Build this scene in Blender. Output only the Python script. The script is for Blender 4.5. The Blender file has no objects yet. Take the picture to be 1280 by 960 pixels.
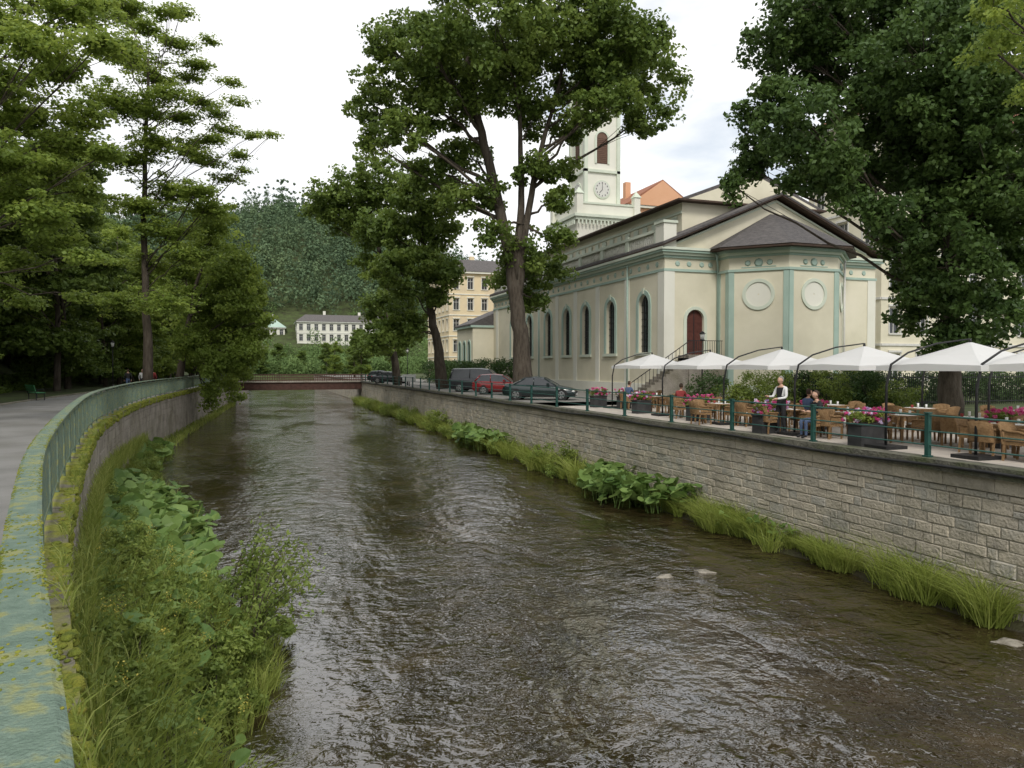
import bpy, math, numpy as np, random
from mathutils import Vector, Matrix
random.seed(3); rng=np.random.default_rng(7)
sc=bpy.context.scene
TH=math.atan(0.346); CT,ST=math.cos(TH),math.sin(TH)
CAMZ=2.1
# site survey: bearing tangents and distance -> site coordinates
def S(X,D): return (X*CT+D*ST, -X*ST+D*CT)
def sight(px,py,D):
    X=(px-640)/924*D; x,y=S(X,D); return np.array([x,y,CAMZ+(458-py)/924*D])
# ---------------------------------------------------------------- mesh builder
class G:
    def __init__(s): s.V=[];s.F=[];s.M=[];s.T=[];s.S=[];s.n=0;s.tf=None
    def add(s,V,F,mat=0,tint=None,smooth=False):
        V=np.asarray(V,float).reshape(-1,3)
        if s.tf is not None:
            m=np.array(s.tf); V=V@m[:3,:3].T+m[:3,3]
        F=np.asarray(F,int)
        if F.ndim==1: F=F[None]
        s.V.append(V); s.F.append(F+s.n); s.n+=len(V)
        s.M.append(np.full(len(F),mat) if np.isscalar(mat) else np.asarray(mat))
        if tint is None: tint=random.random()
        s.T.append(np.full(len(F),tint) if np.isscalar(tint) else np.asarray(tint))
        s.S.append(np.full(len(F),smooth))
    def box(s,x0,x1,y0,y1,z0,z1,mat=0,tint=None):
        V=[(x0,y0,z0),(x1,y0,z0),(x1,y1,z0),(x0,y1,z0),(x0,y0,z1),(x1,y0,z1),(x1,y1,z1),(x0,y1,z1)]
        s.add(V,[(0,3,2,1),(4,5,6,7),(0,1,5,4),(1,2,6,5),(2,3,7,6),(3,0,4,7)],mat,tint)
    def prism(s,pts,z0,z1,mat=0,tint=None,topscale=1.0,axis='z'):
        if axis=='y': pts=pts[::-1]
        n=len(pts); c=np.mean(pts,0)
        B=[(p[0],p[1],z0) for p in pts]; T=[(c[0]+(p[0]-c[0])*topscale,c[1]+(p[1]-c[1])*topscale,z1) for p in pts]
        V=np.array(B+T,float)
        if axis=='y': V=V[:,[0,2,1]]
        if axis=='x': V=V[:,[2,0,1]]
        t=random.random() if tint is None else tint
        k=s.n
        s.add(V,[(i,(i+1)%n,(i+1)%n+n,i+n) for i in range(n)],mat,t)
        for f in (list(range(n-1,-1,-1)),list(range(n,2*n))):
            s.F.append(np.array([f])+k); s.M.append(np.array([mat])); s.T.append(np.array([t])); s.S.append(np.array([False]))
    def tube(s,P,R,k=8,mat=0,tint=None,cap=True,smooth=True):
        P=np.asarray(P,float); n=len(P)
        if np.isscalar(R): R=[R]*n
        d=np.gradient(P,axis=0); d/=np.linalg.norm(d,axis=1)[:,None]+1e-9
        m=d.mean(0); up=np.array([1.0,0,0]) if abs(m[0])<0.6*np.linalg.norm(m) else np.array([0,1.0,0]) 
        u=np.cross(d,up); u/=np.linalg.norm(u,axis=1)[:,None]+1e-9
        w=np.cross(d,u)
        a=np.arange(k)*2*math.pi/k
        V=(P[:,None]+np.array(R)[:,None,None]*(np.cos(a)[None,:,None]*u[:,None]+np.sin(a)[None,:,None]*w[:,None])).reshape(-1,3)
        F=[(i*k+j,i*k+(j+1)%k,(i+1)*k+(j+1)%k,(i+1)*k+j) for i in range(n-1) for j in range(k)]
        t=random.random() if tint is None else tint
        k0=s.n; s.add(V,F,mat,t,smooth)
        if cap:
            for f in ([list(range(k-1,-1,-1)),list(range((n-1)*k,n*k))]):
                s.F.append(np.array([f])+k0); s.M.append(np.array([mat])); s.T.append(np.array([t])); s.S.append(np.array([False]))
    def cyl(s,x,y,z0,z1,r,k=12,mat=0,r2=None,tint=None):
        s.tube([(x,y,z0),(x,y,z1)],[r,r if r2 is None else r2],k,mat,tint)
    def ellips(s,c,r,mat=0,nu=12,nv=8,tint=None,fn=None):
        V=[];F=[]
        for i in range(nv+1):
            for j in range(nu):
                a=math.pi*i/nv; b=2*math.pi*j/nu
                V.append((math.sin(a)*math.cos(b),math.sin(a)*math.sin(b),math.cos(a)))
        V=np.array(V)
        if fn is not None: V=fn(V)
        V=V*np.array(r)+np.array(c)
        for i in range(nv):
            for j in range(nu): F.append((i*nu+j,(i+1)*nu+j,(i+1)*nu+(j+1)%nu,i*nu+(j+1)%nu))
        s.add(V,F,mat,tint,True)
    def mesh(s,name,mats):
        me=bpy.data.meshes.new(name)
        V=np.concatenate(s.V); 
        li=np.concatenate([f.ravel() for f in s.F]); tot=np.concatenate([np.full(len(f),f.shape[1]) for f in s.F])
        st=np.concatenate([[0],np.cumsum(tot)[:-1]])
        me.vertices.add(len(V)); me.vertices.foreach_set('co',V.ravel())
        me.loops.add(len(li)); me.loops.foreach_set('vertex_index',li.astype(np.int32))
        me.polygons.add(len(tot)); me.polygons.foreach_set('loop_start',st.astype(np.int32))
        me.polygons.foreach_set('material_index',np.concatenate(s.M).astype(np.int32))
        me.polygons.foreach_set('use_smooth',np.concatenate(s.S).astype(bool))
        a=me.attributes.new('tint','FLOAT','FACE'); a.data.foreach_set('value',np.concatenate(s.T).astype(np.float32))
        for m in mats: me.materials.append(m)
        me.update(calc_edges=True); me.validate()
        return me
    def obj(s,name,mats,parent=None,loc=(0,0,0),rz=0):
        return place(s.mesh(name,mats),name,loc,rz,parent)
def place(me,name,loc=(0,0,0),rz=0,parent=None,sc_=1):
    o=bpy.data.objects.new(name,me); sc.collection.objects.link(o); o.location=loc; o.rotation_euler=(0,0,rz)
    o.scale=(sc_,)*3 if np.isscalar(sc_) else sc_
    if parent: o.parent=parent
    return o
def empty(name,loc=(0,0,0),rz=0):
    o=bpy.data.objects.new(name,None); sc.collection.objects.link(o); o.location=loc; o.rotation_euler=(0,0,rz); o.empty_display_size=.2; return o
# ---------------------------------------------------------------- materials
def nt(name):
    m=bpy.data.materials.new(name); m.use_nodes=True; t=m.node_tree
    return m,t,t.nodes['Principled BSDF'],t.nodes['Material Output']
def N(t,ty,**k):
    n=t.nodes.new(ty)
    for a,b in k.items(): setattr(n,a,b)
    return n
def c4(c): return (c[0],c[1],c[2],1)
def ramp(t,stops):
    r=t.nodes.new('ShaderNodeValToRGB'); e=r.color_ramp.elements
    while len(e)<len(stops): e.new(0.5)
    for i,(p,c) in enumerate(stops): e[i].position=p; e[i].color=c4(c)
    return r
def coords(t,scale=(1,1,1)):
    tc=N(t,'ShaderNodeNewGeometry'); mp=N(t,'ShaderNodeMapping'); mp.inputs['Scale'].default_value=scale
    t.links.new(tc.outputs['Position'],mp.inputs['Vector']); return mp.outputs['Vector']
def M(name,cols,rough=.8,scale=3,tint=0.0,bump=0,bscale=20,spec=.3,metal=0,stretch=(1,1,1),dirt=None,dscale=.6,damt=.6,dlo=.48,dhi=.68):
    m,t,b,o=nt(name); L=t.links.new
    if len(cols)==1: cols=[cols[0],tuple(x*.85 for x in cols[0])]
    v=coords(t,stretch)
    n=N(t,'ShaderNodeTexNoise'); n.inputs['Scale'].default_value=scale; n.inputs['Detail'].default_value=6; n.inputs['Roughness'].default_value=.62
    L(v,n.inputs['Vector'])
    fac=n.outputs['Fac']
    mr=N(t,'ShaderNodeMapRange'); mr.inputs[1].default_value=.3; mr.inputs[2].default_value=.7; L(fac,mr.inputs[0]); fac=mr.outputs[0]
    if tint>0:
        at=N(t,'ShaderNodeAttribute',attribute_name='tint')
        mx=N(t,'ShaderNodeMix'); mx.inputs[0].default_value=tint; L(fac,mx.inputs[2]); L(at.outputs['Fac'],mx.inputs[3]); fac=mx.outputs[0]
    r=ramp(t,[(i/(len(cols)-1),c) for i,c in enumerate(cols)]); L(fac,r.inputs[0]); col=r.outputs[0]
    if dirt:
        n2=N(t,'ShaderNodeTexNoise'); n2.inputs['Scale'].default_value=dscale; n2.inputs['Detail'].default_value=8; L(v,n2.inputs['Vector'])
        m2=N(t,'ShaderNodeMapRange'); m2.inputs[1].default_value=dlo; m2.inputs[2].default_value=dhi; m2.inputs[4].default_value=damt; L(n2.outputs['Fac'],m2.inputs[0])
        mx=N(t,'ShaderNodeMix',data_type='RGBA'); L(m2.outputs[0],mx.inputs[0]); L(col,mx.inputs[6]); mx.inputs[7].default_value=c4(dirt); col=mx.outputs[2]
    L(col,b.inputs['Base Color']); b.inputs['Roughness'].default_value=rough; b.inputs['Specular IOR Level'].default_value=spec; b.inputs['Metallic'].default_value=metal
    if bump>0:
        n3=N(t,'ShaderNodeTexNoise'); n3.inputs['Scale'].default_value=bscale; n3.inputs['Detail'].default_value=5; L(v,n3.inputs['Vector'])
        bp=N(t,'ShaderNodeBump'); bp.inputs['Strength'].default_value=min(1,bump); bp.inputs['Distance'].default_value=.05*max(1,bump); L(n3.outputs['Fac'],bp.inputs['Height']); L(bp.outputs[0],b.inputs['Normal'])
    return m
def leafmat(name,cols,trans=.35,spec=.25,nscale=.35,rough=.5,gain=1.22):
    m,t,b,o=nt(name); L=t.links.new
    cols=[tuple(x*gain for x in c) for c in cols]
    at=N(t,'ShaderNodeAttribute',attribute_name='tint'); v=coords(t)
    n=N(t,'ShaderNodeTexNoise'); n.inputs['Scale'].default_value=nscale; n.inputs['Detail'].default_value=3; L(v,n.inputs['Vector'])
    mr=N(t,'ShaderNodeMapRange'); mr.inputs[1].default_value=.3; mr.inputs[2].default_value=.7; L(n.outputs['Fac'],mr.inputs[0])
    mx=N(t,'ShaderNodeMix'); mx.inputs[0].default_value=.65; L(mr.outputs[0],mx.inputs[2]); L(at.outputs['Fac'],mx.inputs[3])
    r=ramp(t,[(i/(len(cols)-1),c) for i,c in enumerate(cols)]); L(mx.outputs[0],r.inputs[0])
    L(r.outputs[0],b.inputs['Base Color']); b.inputs['Roughness'].default_value=rough; b.inputs['Specular IOR Level'].default_value=spec
    tr=N(t,'ShaderNodeBsdfTranslucent'); hs=N(t,'ShaderNodeHueSaturation'); hs.inputs['Value'].default_value=1.5; hs.inputs['Hue'].default_value=.485
    L(r.outputs[0],hs.inputs['Color']); L(hs.outputs[0],tr.inputs['Color'])
    ms=N(t,'ShaderNodeMixShader'); ms.inputs[0].default_value=trans; L(b.outputs[0],ms.inputs[1]); L(tr.outputs[0],ms.inputs[2]); L(ms.outputs[0],o.inputs['Surface'])
    return m
mLeafMid=leafmat('leaf_maple',[(.05,.085,.018),(.10,.15,.03),(.165,.215,.045)])
mLeafDark=leafmat('leaf_lime',[(.03,.06,.018),(.06,.105,.026),(.10,.155,.04)],.28)
mLeafBeech=leafmat('leaf_beech',[(.085,.13,.022),(.15,.21,.04),(.24,.30,.06)],.45)
mLeafForest=leafmat('leaf_forest',[(.055,.09,.02),(.10,.15,.03),(.16,.215,.045)],.35)
mLeafShrub=leafmat('leaf_shrub',[(.07,.11,.022),(.14,.19,.04),(.22,.26,.06)],.35)
mLeafHedge=leafmat('leaf_hedge',[(.025,.05,.016),(.045,.085,.022),(.075,.12,.035)],.2)
mLeafFar=leafmat('leaf_hillside_hazed',[(.075,.12,.075),(.115,.17,.09),(.17,.225,.105)],.15,0.1,.02,.9,1.0)  # distance haze is painted into these paler leaf colours
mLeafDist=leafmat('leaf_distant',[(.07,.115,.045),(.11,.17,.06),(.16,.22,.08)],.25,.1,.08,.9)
mGrass=leafmat('grass_blades',[(.09,.125,.02),(.18,.225,.045),(.32,.34,.11)],.35,.2,.8)
mDock=leafmat('butterbur_leaf',[(.06,.12,.03),(.12,.19,.05),(.18,.26,.075)],.3,.3,1.0)
mMoss=M('moss',[(.07,.10,.015),(.20,.23,.03),(.34,.30,.05)],.95,6,.3,1,40)
mBark=M('bark',[(.03,.024,.018),(.075,.06,.045),(.11,.095,.075)],.95,3,.1,1,9,stretch=(2,2,.5))
mEarth=M('earth_and_leaf_litter',[(.035,.035,.018),(.055,.07,.025),(.07,.10,.03)],.95,.5,0,1,8)
mMud=M('wet_mud',[(.02,.018,.01),(.04,.035,.02),(.05,.055,.02)],.6,1.5,0,1,12)
mBlock=M('sandstone_blocks',[(.23,.21,.175),(.39,.35,.285),(.46,.41,.325),(.34,.325,.285),(.52,.465,.37)],.9,2.5,.62,.9,14,dirt=(.17,.16,.12),dscale=.7,damt=.42)
mMortar=M('mortar',[(.32,.30,.26),(.44,.415,.36)],.95,3,0,.6,20,dirt=(.15,.145,.11),dscale=.5)
mCope=M('coping_stone',[(.06,.06,.05),(.13,.125,.10),(.20,.19,.15)],.95,3,.3,1,16,dirt=(.07,.09,.03),dscale=1.2)
mConc=M('old_concrete',[(.17,.15,.125),(.28,.25,.21),(.36,.325,.275)],.95,1.2,.2,.8,10,dirt=(.12,.11,.06),dscale=.5)
mLedge=M('mossy_ledge_stone',[(.13,.12,.09),(.22,.20,.15)],.95,2,.3,1,20,dirt=(.22,.23,.035),dscale=2.2,damt=.95,dlo=.40,dhi=.52)
mAsph=M('asphalt_path',[(.16,.155,.148),(.22,.215,.205),(.26,.255,.245)],.9,.5,0,.5,60,dirt=(.12,.115,.095),dscale=.3)
mStreet=M('street_setts',[(.12,.115,.105),(.19,.18,.165),(.24,.23,.21)],.85,1.2,0,.7,12)
mWallC=M('render_cream',[(.63,.59,.45),(.70,.655,.51),(.75,.70,.56)],.9,.35,0,.12,30,dirt=(.53,.49,.37),dscale=.25,damt=.5)
mWallL=M('render_pale',[(.70,.69,.60),(.77,.755,.67)],.9,.4,0,.1,30,dirt=(.58,.56,.47),dscale=.3,damt=.4)
mTrimG=M('trim_sea_green',[(.33,.44,.38),(.41,.52,.45)],.8,.8,0,.1,30)
mTrimL=M('trim_pale_green',[(.55,.60,.50),(.63,.67,.56)],.85,.8)
mSlate=M('slate_roof',[(.055,.05,.052),(.10,.092,.09),(.16,.145,.14)],.75,3,.3,1,14,stretch=(1,1,4))
mDarkWood=M('dark_eaves',[(.045,.028,.02),(.08,.05,.035)],.7,3)
mGlass=M('window_glass',[(.02,.024,.028),(.05,.055,.06)],.12,.8,0,.05,3,spec=.7)
mFrameW=M('window_frame_white',[(.65,.64,.6)],.6,3)
mDoor=M('door_oxblood',[(.07,.022,.016),(.11,.035,.025)],.7,4)
mIron=M('iron_black',[(.02,.02,.022),(.04,.04,.04)],.5,6,metal=.3)
mPaintG=M('rail_green_paint',[(.10,.15,.115),(.145,.205,.16),(.20,.26,.21)],.5,9,0,.5,70,dirt=(.27,.26,.06),dscale=9,damt=.65,dlo=.52,dhi=.62)
mPostG=M('post_green_paint',[(.015,.06,.05),(.03,.09,.075)],.45,5)
mOrange=M('render_orange',[(.62,.34,.20),(.68,.39,.24)],.9,.3)
mYellow=M('render_ochre',[(.68,.56,.36),(.76,.64,.43)],.9,.3,dirt=(.6,.5,.36))
mTile=M('roof_tiles_red',[(.25,.10,.06),(.33,.15,.09)],.85,1.5,0,.5,8)
mRust=M('rusty_steel',[(.06,.035,.028),(.11,.055,.042)],.85,3,0,.3,20)
mWicker=M('wicker',[(.20,.115,.05),(.33,.20,.095),(.42,.27,.14)],.75,14,.2,1,70)
mCloth=M('tablecloth_white',[(.78,.77,.74)],.9,6)
mFlowerP=leafmat('petals_pink',[(.35,.03,.12),(.65,.10,.28),(.75,.35,.5)],.3,.1,3,gain=1)
mFlowerW=leafmat('petals_white_violet',[(.3,.12,.45),(.7,.6,.75),(.85,.82,.82)],.3,.1,3,gain=1)
mPot=M('planter_dark',[(.03,.03,.032),(.06,.06,.06)],.6,4)
mTyre=M('tyre_rubber',[(.02,.02,.02),(.03,.03,.03)],.85,5)
mAlloy=M('alloy_wheel',[(.45,.46,.47)],.3,4,metal=.8)
mCarBlk=M('car_paint_dark',[(.012,.022,.022),(.018,.03,.03)],.18,1,spec=.7)
mCarRed=M('car_paint_red',[(.16,.012,.016),(.2,.02,.022)],.2,1,spec=.7)
mCarGry=M('van_paint_dark',[(.02,.022,.026),(.03,.032,.036)],.22,1,spec=.6)
mLampG=M('lamp_glass',[(.75,.75,.72)],.15,2,spec=.6)
mTail=M('tail_lamp_red',[(.35,.01,.01)],.2,2)
mPlate=M('plate_white',[(.75,.75,.72)],.5,2)
mSkin=M('skin',[(.50,.30,.21),(.56,.35,.25)],.6,6)
mWhite=M('cloth_white',[(.75,.75,.74)],.9,8,0,.3,30)
mBlack=M('cloth_black',[(.018,.018,.02),(.03,.03,.032)],.9,8)
mBlue=M('cloth_blue',[(.06,.09,.17),(.09,.13,.22)],.9,8)
mRedC=M('cloth_red',[(.3,.05,.05)],.9,8)
mHair=M('hair_brown',[(.04,.025,.015),(.07,.045,.03)],.7,20)
mHairG=M('hair_grey',[(.25,.23,.21)],.7,20)
mRock=M('river_stone',[(.14,.125,.095),(.34,.31,.26)],.6,6,0,1,12)
mCan,t_,b_,o_=nt('parasol_fabric'); b_.inputs['Base Color'].default_value=(.8,.8,.79,1); b_.inputs['Roughness'].default_value=.9
tr_=N(t_,'ShaderNodeBsdfTranslucent'); tr_.inputs[0].default_value=(.8,.8,.78,1); ms_=N(t_,'ShaderNodeMixShader'); ms_.inputs[0].default_value=.35
t_.links.new(b_.outputs[0],ms_.inputs[1]); t_.links.new(tr_.outputs[0],ms_.inputs[2]); t_.links.new(ms_.outputs[0],o_.inputs['Surface'])
mPave,t_,b_,o_=nt('terrace_paving'); br=N(t_,'ShaderNodeTexBrick'); t_.links.new(coords(t_),br.inputs['Vector'])
br.inputs['Color1'].default_value=(.46,.41,.35,1); br.inputs['Color2'].default_value=(.38,.34,.30,1); br.inputs['Mortar'].default_value=(.24,.22,.19,1)
br.inputs['Scale'].default_value=1; br.inputs['Brick Width'].default_value=.4; br.inputs['Row Height'].default_value=.4; br.inputs['Mortar Size'].default_value=.008
t_.links.new(br.outputs['Color'],b_.inputs['Base Color']); b_.inputs['Roughness'].default_value=.85
# water: rippled, brown stream bed seen through it
mWater,t_,b_,o_=nt('river_water'); L=t_.links.new
def wn(scale,st,det,rough,dist):
    n=N(t_,'ShaderNodeTexNoise'); n.inputs['Scale'].default_value=scale; n.inputs['Detail'].default_value=det; n.inputs['Roughness'].default_value=rough; n.inputs['Distortion'].default_value=dist; L(coords(t_,st),n.inputs['Vector']); return n.outputs['Fac']
a1=wn(1.6,(1,1.15,1),2,.5,.5); a2=wn(6.5,(1,1.1,1),2,.55,.4); a3=wn(.35,(1,.4,1),3,.6,.3)
mr=N(t_,'ShaderNodeMapRange'); mr.inputs[1].default_value=.38; mr.inputs[2].default_value=.62; mr.inputs[3].default_value=.3; mr.inputs[4].default_value=1.2; L(a3,mr.inputs[0])
q1=N(t_,'ShaderNodeMath',operation='MULTIPLY'); q1.inputs[1].default_value=.36; L(a2,q1.inputs[0])
q2=N(t_,'ShaderNodeMath',operation='ADD'); L(a1,q2.inputs[0]); L(q1.outputs[0],q2.inputs[1])
mu=N(t_,'ShaderNodeMath',operation='MULTIPLY'); L(q2.outputs[0],mu.inputs[0]); L(mr.outputs[0],mu.inputs[1])
bp=N(t_,'ShaderNodeBump'); bp.inputs['Strength'].default_value=1; bp.inputs['Distance'].default_value=.105; L(mu.outputs[0],bp.inputs['Height']); L(bp.outputs[0],b_.inputs['Normal'])
n3=wn(.9,(1,1,1),8,.7,0)
rp=ramp(t_,[(.3,(.012,.008,.004)),(.55,(.032,.022,.010)),(.75,(.07,.048,.024))]); L(n3,rp.inputs[0]); L(rp.outputs[0],b_.inputs['Base Color'])
b_.inputs['Roughness'].default_value=.03; b_.inputs['IOR'].default_value=2.5; b_.inputs['Specular IOR Level'].default_value=.5
# ---------------------------------------------------------------- river geometry
LP=[(-.98,1.5),(-1.4,2.1),(-1.95,2.9),(-2.85,4.3),(-5.0,7.7),(-8.5,14),(-14.3,25),(-21.3,42),(-28.5,66),(-41,109)]
LW=np.array([S(*p) for p in LP]); LW=np.vstack([[[.35,-2.0]],LW,[[-2,150]],[[-2,300]]])
def smoothx():
    yy=np.linspace(-2,300,3021); xx=np.interp(yy,LW[:,1],LW[:,0])
    for _ in range(3):
        out=xx.copy()
        for i in range(len(yy)):
            w=int(max(2,min(60,(yy[i]+2)*1.3))); h=min(i,len(yy)-1-i,w)
            out[i]=xx[i-h:i+h+1].mean()
        xx=out
    return yy,xx
_yy,_xx=smoothx()
def xl(y): return np.interp(y,_yy,_xx)
XR=14.46; WZ=-3.1
ys=np.concatenate([[-60,-20,-4],np.arange(-2,60,2.0),np.arange(60,300,6.0),np.arange(300,700,20.0),[900,1500,3000]])
def lz(d): 
    return .1 if d<14 else .1+min(70,(d-14)*.62)
def hill(x,y):
    if y<235: return 0
    a=min(1,(y-235)/180.0); a=a*a*(3-2*a)
    hx=72 if x<40 else 72*math.exp(-((x-40)/120.0)**2)
    return a*hx*(1+.07*math.sin(x*.045+1)+.03*math.sin(x*.13))
def gz(x,y):
    l=float(xl(y)) if y<300 else -2
    if x<l: return max(lz(l-x) if y<500 else 70,hill(x,y))
    return hill(x,y)
rows=[]
for y in ys:
    l=float(xl(y)) if y<300 else -2.0
    xs=[-2500,-400,-200,-120,-80,-60]+[l-d for d in (45,34,24,19,16,14,9,6,.3)]+[l-.05,l-.02,XR+.35,XR+.37]+[16,20,26,35,50,70,100,140,200,300,500,900,2500]
    row=[]
    for i,x in enumerate(xs):
        z=gz(x,y)
        if i==15: z=.08
        if i in(16,17): z=-3.6 if y<200 else hill(x,y)
        row.append((x,y,z))
    rows.append(row)
nc=len(rows[0]); V=np.array(rows).reshape(-1,3); F=[(r*nc+c,r*nc+c+1,(r+1)*nc+c+1,(r+1)*nc+c) for r in range(len(rows)-1) for c in range(nc-1)]
g=G(); g.add(V,F,0,0.5,False); g.obj('ground',[mEarth])
g=G(); g.add([(-30,-60,WZ),(XR+.36,-60,WZ),(XR+.36,205,WZ),(-30,205,WZ)],[(0,1,2,3)]); g.obj('river_water',[mWater])
def strip(name,y0,y1,step,fa,fb,z,mat):
    yy=np.arange(y0,y1+step,step); g=G(); V=[]
    for y in yy: V+= [(fa(y),y,z),(fb(y),y,z)]
    g.add(V,[(2*i,2*i+1,2*i+3,2*i+2) for i in range(len(yy)-1)]); return g.obj(name,[mat])
strip('asphalt_path',-2,190,1,lambda y:xl(y)-6.2,lambda y:xl(y)-.14,.108,mAsph)
strip('street',36,195,10,lambda y:XR+.3,lambda y:25.9,.006,mStreet)
strip('terrace_paving',-30,36,10,lambda y:XR+.3,lambda y:24,.006,mPave)
g=G()
for i in range(60):
    y=-1+i*2.0
    a,b=xl(y)-6.3,xl(y+2)-6.3
    g.add([(a-.12,y,.0),(a,y,.0),(b,y+1.98,.0),(b-.12,y+1.98,.0),(a-.12,y,.17),(a,y,.17),(b,y+1.98,.17),(b-.12,y+1.98,.17)],[(4,5,6,7),(0,4,7,3),(1,2,6,5),(0,1,5,4),(3,7,6,2)],0)
g.obj('path_kerb',[mConc])
# ---------------------------------------------------------------- block walls
def blockwall(g,pos,L0,L1,z0,z1,hmin,hmax,wmin,wmax,side,prot=.03,coarse=1):
    z=z0
    while z<z1-.02:
        h=random.uniform(hmin,hmax)
        if z1-z-h<hmin*.6: h=z1-z
        s=L0-random.random()*wmax
        while s<L1:
            k=1+(max(0,s-70)/60)*coarse
            w=random.uniform(wmin,wmax)*k; a=max(s,L0); b=min(s+w,L1)
            if b-a>.06:
                sub=[(z+.008,z+h-.008)]
                if h>.25 and random.random()<.18: sub=[(z+.008,z+h*.48-.006),(z+h*.48+.006,z+h-.008)]
                for (zz0,zz1) in sub:
                    m=.010; p=random.uniform(.0,prot)+.012; ch=.018
                    jz=lambda:random.uniform(-.008,.008)
                    pts=[(a+m,zz0+jz()),(b-m,zz0+jz()),(b-m,zz1+jz()),(a+m,zz1+jz())]
                    c=[pos(u,v,0.0) for (u,v) in pts]
                    inn=[(a+m+ch,zz0+ch),(b-m-ch,zz0+ch),(b-m-ch,zz1-ch),(a+m+ch,zz1-ch)]
                    c+=[pos(u,v,p+random.uniform(-.007,.007)) for (u,v) in inn]
                    F=[(0,1,5,4),(1,2,6,5),(2,3,7,6),(3,0,4,7),(4,5,6,7)]
                    if side<0: F=[f[::-1] for f in F]
                    g.add(c,F,0)
            s+=w
        z+=h
g=G()
g.box(XR,XR+.34,-30,236,-4,-.22,1)
blockwall(g,lambda s,z,p:(XR-p,s,z),2,200,-3.5,-.52,.16,.31,.2,.75,1)
y=-4
while y<200:
    w=random.uniform(.9,1.5); g.box(XR-.05-random.random()*.015,XR+.3,y+.006,y+w-.006,-.51,-.23,0,random.random()*.5)
    y+=w
y=-4
while y<200:
    w=random.uniform(1.2,2.0); g.box(XR-.15-random.random()*.01,XR+.36,y+.005,y+w-.005,-.215,.02+random.random()*.008,2)
    y+=w
g.obj('river_wall',[mBlock,mMortar,mCope])
g=G()
def lpos(s,z,p): return (float(xl(s))+.20+p,s,z)
yy=np.concatenate([np.arange(-2,40,1.0),np.arange(40,200,3.0)])
V=[];
for y in yy: V+=[(xl(y)+.18,y,-3.6),(xl(y)+.18,y,.02)]
g.add(V,[(2*i,2*i+2,2*i+3,2*i+1) for i in range(len(yy)-1)],1)
blockwall(g,lpos,-2,150,-3.5,-.12,.3,.45,.5,1.1,-1,.02)
yc=list(np.arange(-2,60,.8))+list(np.arange(60,150,2.0))
for a,b in zip(yc[:-1],yc[1:]):
    o=.26+random.random()*.02; top=.14+random.random()*.02
    g.add([(xl(a)-.12,a+.005,-.1),(xl(a)+o,a+.005,-.1),(xl(b)+o,b-.005,-.1),(xl(b)-.12,b-.005,-.1),(xl(a)-.12,a+.005,top),(xl(a)+o,a+.005,top),(xl(b)+o,b-.005,top),(xl(b)-.12,b-.005,top)],[(4,5,6,7),(0,4,7,3),(1,2,6,5),(0,1,5,4),(3,7,6,2),(0,3,2,1)],2)
g.obj('river_wall',[mConc,mConc,mLedge])
g=G()
for i in range(5200):
    y=-1+ (random.random()**1.4)*75
    if math.sin(y*1.7)+math.sin(y*4.3+1)+random.gauss(0,.6)<-.2: continue
    edge=random.random()<.5
    r=random.uniform(.012,.05)*(1+y*.02); x=xl(y)+(random.uniform(.13,.27) if not edge else .265)
    zz=.15 if not edge else random.uniform(-.1,.14)
    g.ellips((x,y,zz),(r,r*1.4,r*.4 if not edge else r),0,6,4)
g.obj('moss',[mMoss])
# ---------------------------------------------------------------- left railing
g=G()
prof=[(-.085,1.215),(.085,1.215),(.085,1.245),(.06,1.258),(-.06,1.258),(-.085,1.245)]
ry=list(np.arange(-.6,12,.25))+list(np.arange(12,112,.8))
V=[];k=len(prof)
def nrm2(y):
    dx=(xl(y+.2)-xl(y-.2))/.4; q=1/math.hypot(1,dx); return q,-dx*q
for y in ry:
    nx,ny=nrm2(y)
    for (u,z) in prof: V.append((xl(y)+u*nx,y+u*ny,z))
F=[(i*k+j,i*k+(j+1)%k,(i+1)*k+(j+1)%k,(i+1)*k+j)[::-1] for i in range(len(ry)-1) for j in range(k)]
g.add(V,F,0,.5)
for z in (.27,1.10):
    V=[]
    for y in ry:
        for (u,w) in ((-.02,0),(.02,0),(.02,.035),(-.02,.035)): V.append((xl(y)+u,y,z+w))
    g.add(V,[(i*4+j,i*4+(j+1)%4,(i+1)*4+(j+1)%4,(i+1)*4+j)[::-1] for i in range(len(ry)-1) for j in range(4)],0)
y=-.5
n=0
while y<110:
    x=xl(y)
    if n%15==0: g.box(x-.035,x+.035,y-.035,y+.035,.1,1.22,0)
    else: g.box(x-.012,x+.012,y-.012,y+.012,.29,1.11,0)
    n+=1; y+=.13
g.obj('metal_railing',[mPaintG])
g=G()
for i in range(4200):
    y=-.3+random.random()**1.5*14
    if math.sin(y*2.1)+math.sin(y*5.7)+random.gauss(0,.6)<-.1: continue
    nx,ny=nrm2(y); u=random.choice([-1,1])*(.084-abs(random.gauss(0,.014))) if random.random()<.8 else random.uniform(-.06,.06); r=random.uniform(.003,.010)
    g.ellips((xl(y)+u*nx,y+u*ny,1.258 if abs(u)<.06 else 1.258-(abs(u)-.06)*.5),(r,r*1.6,.003),0,6,4)
g.obj('lichen',[mMoss])
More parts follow.
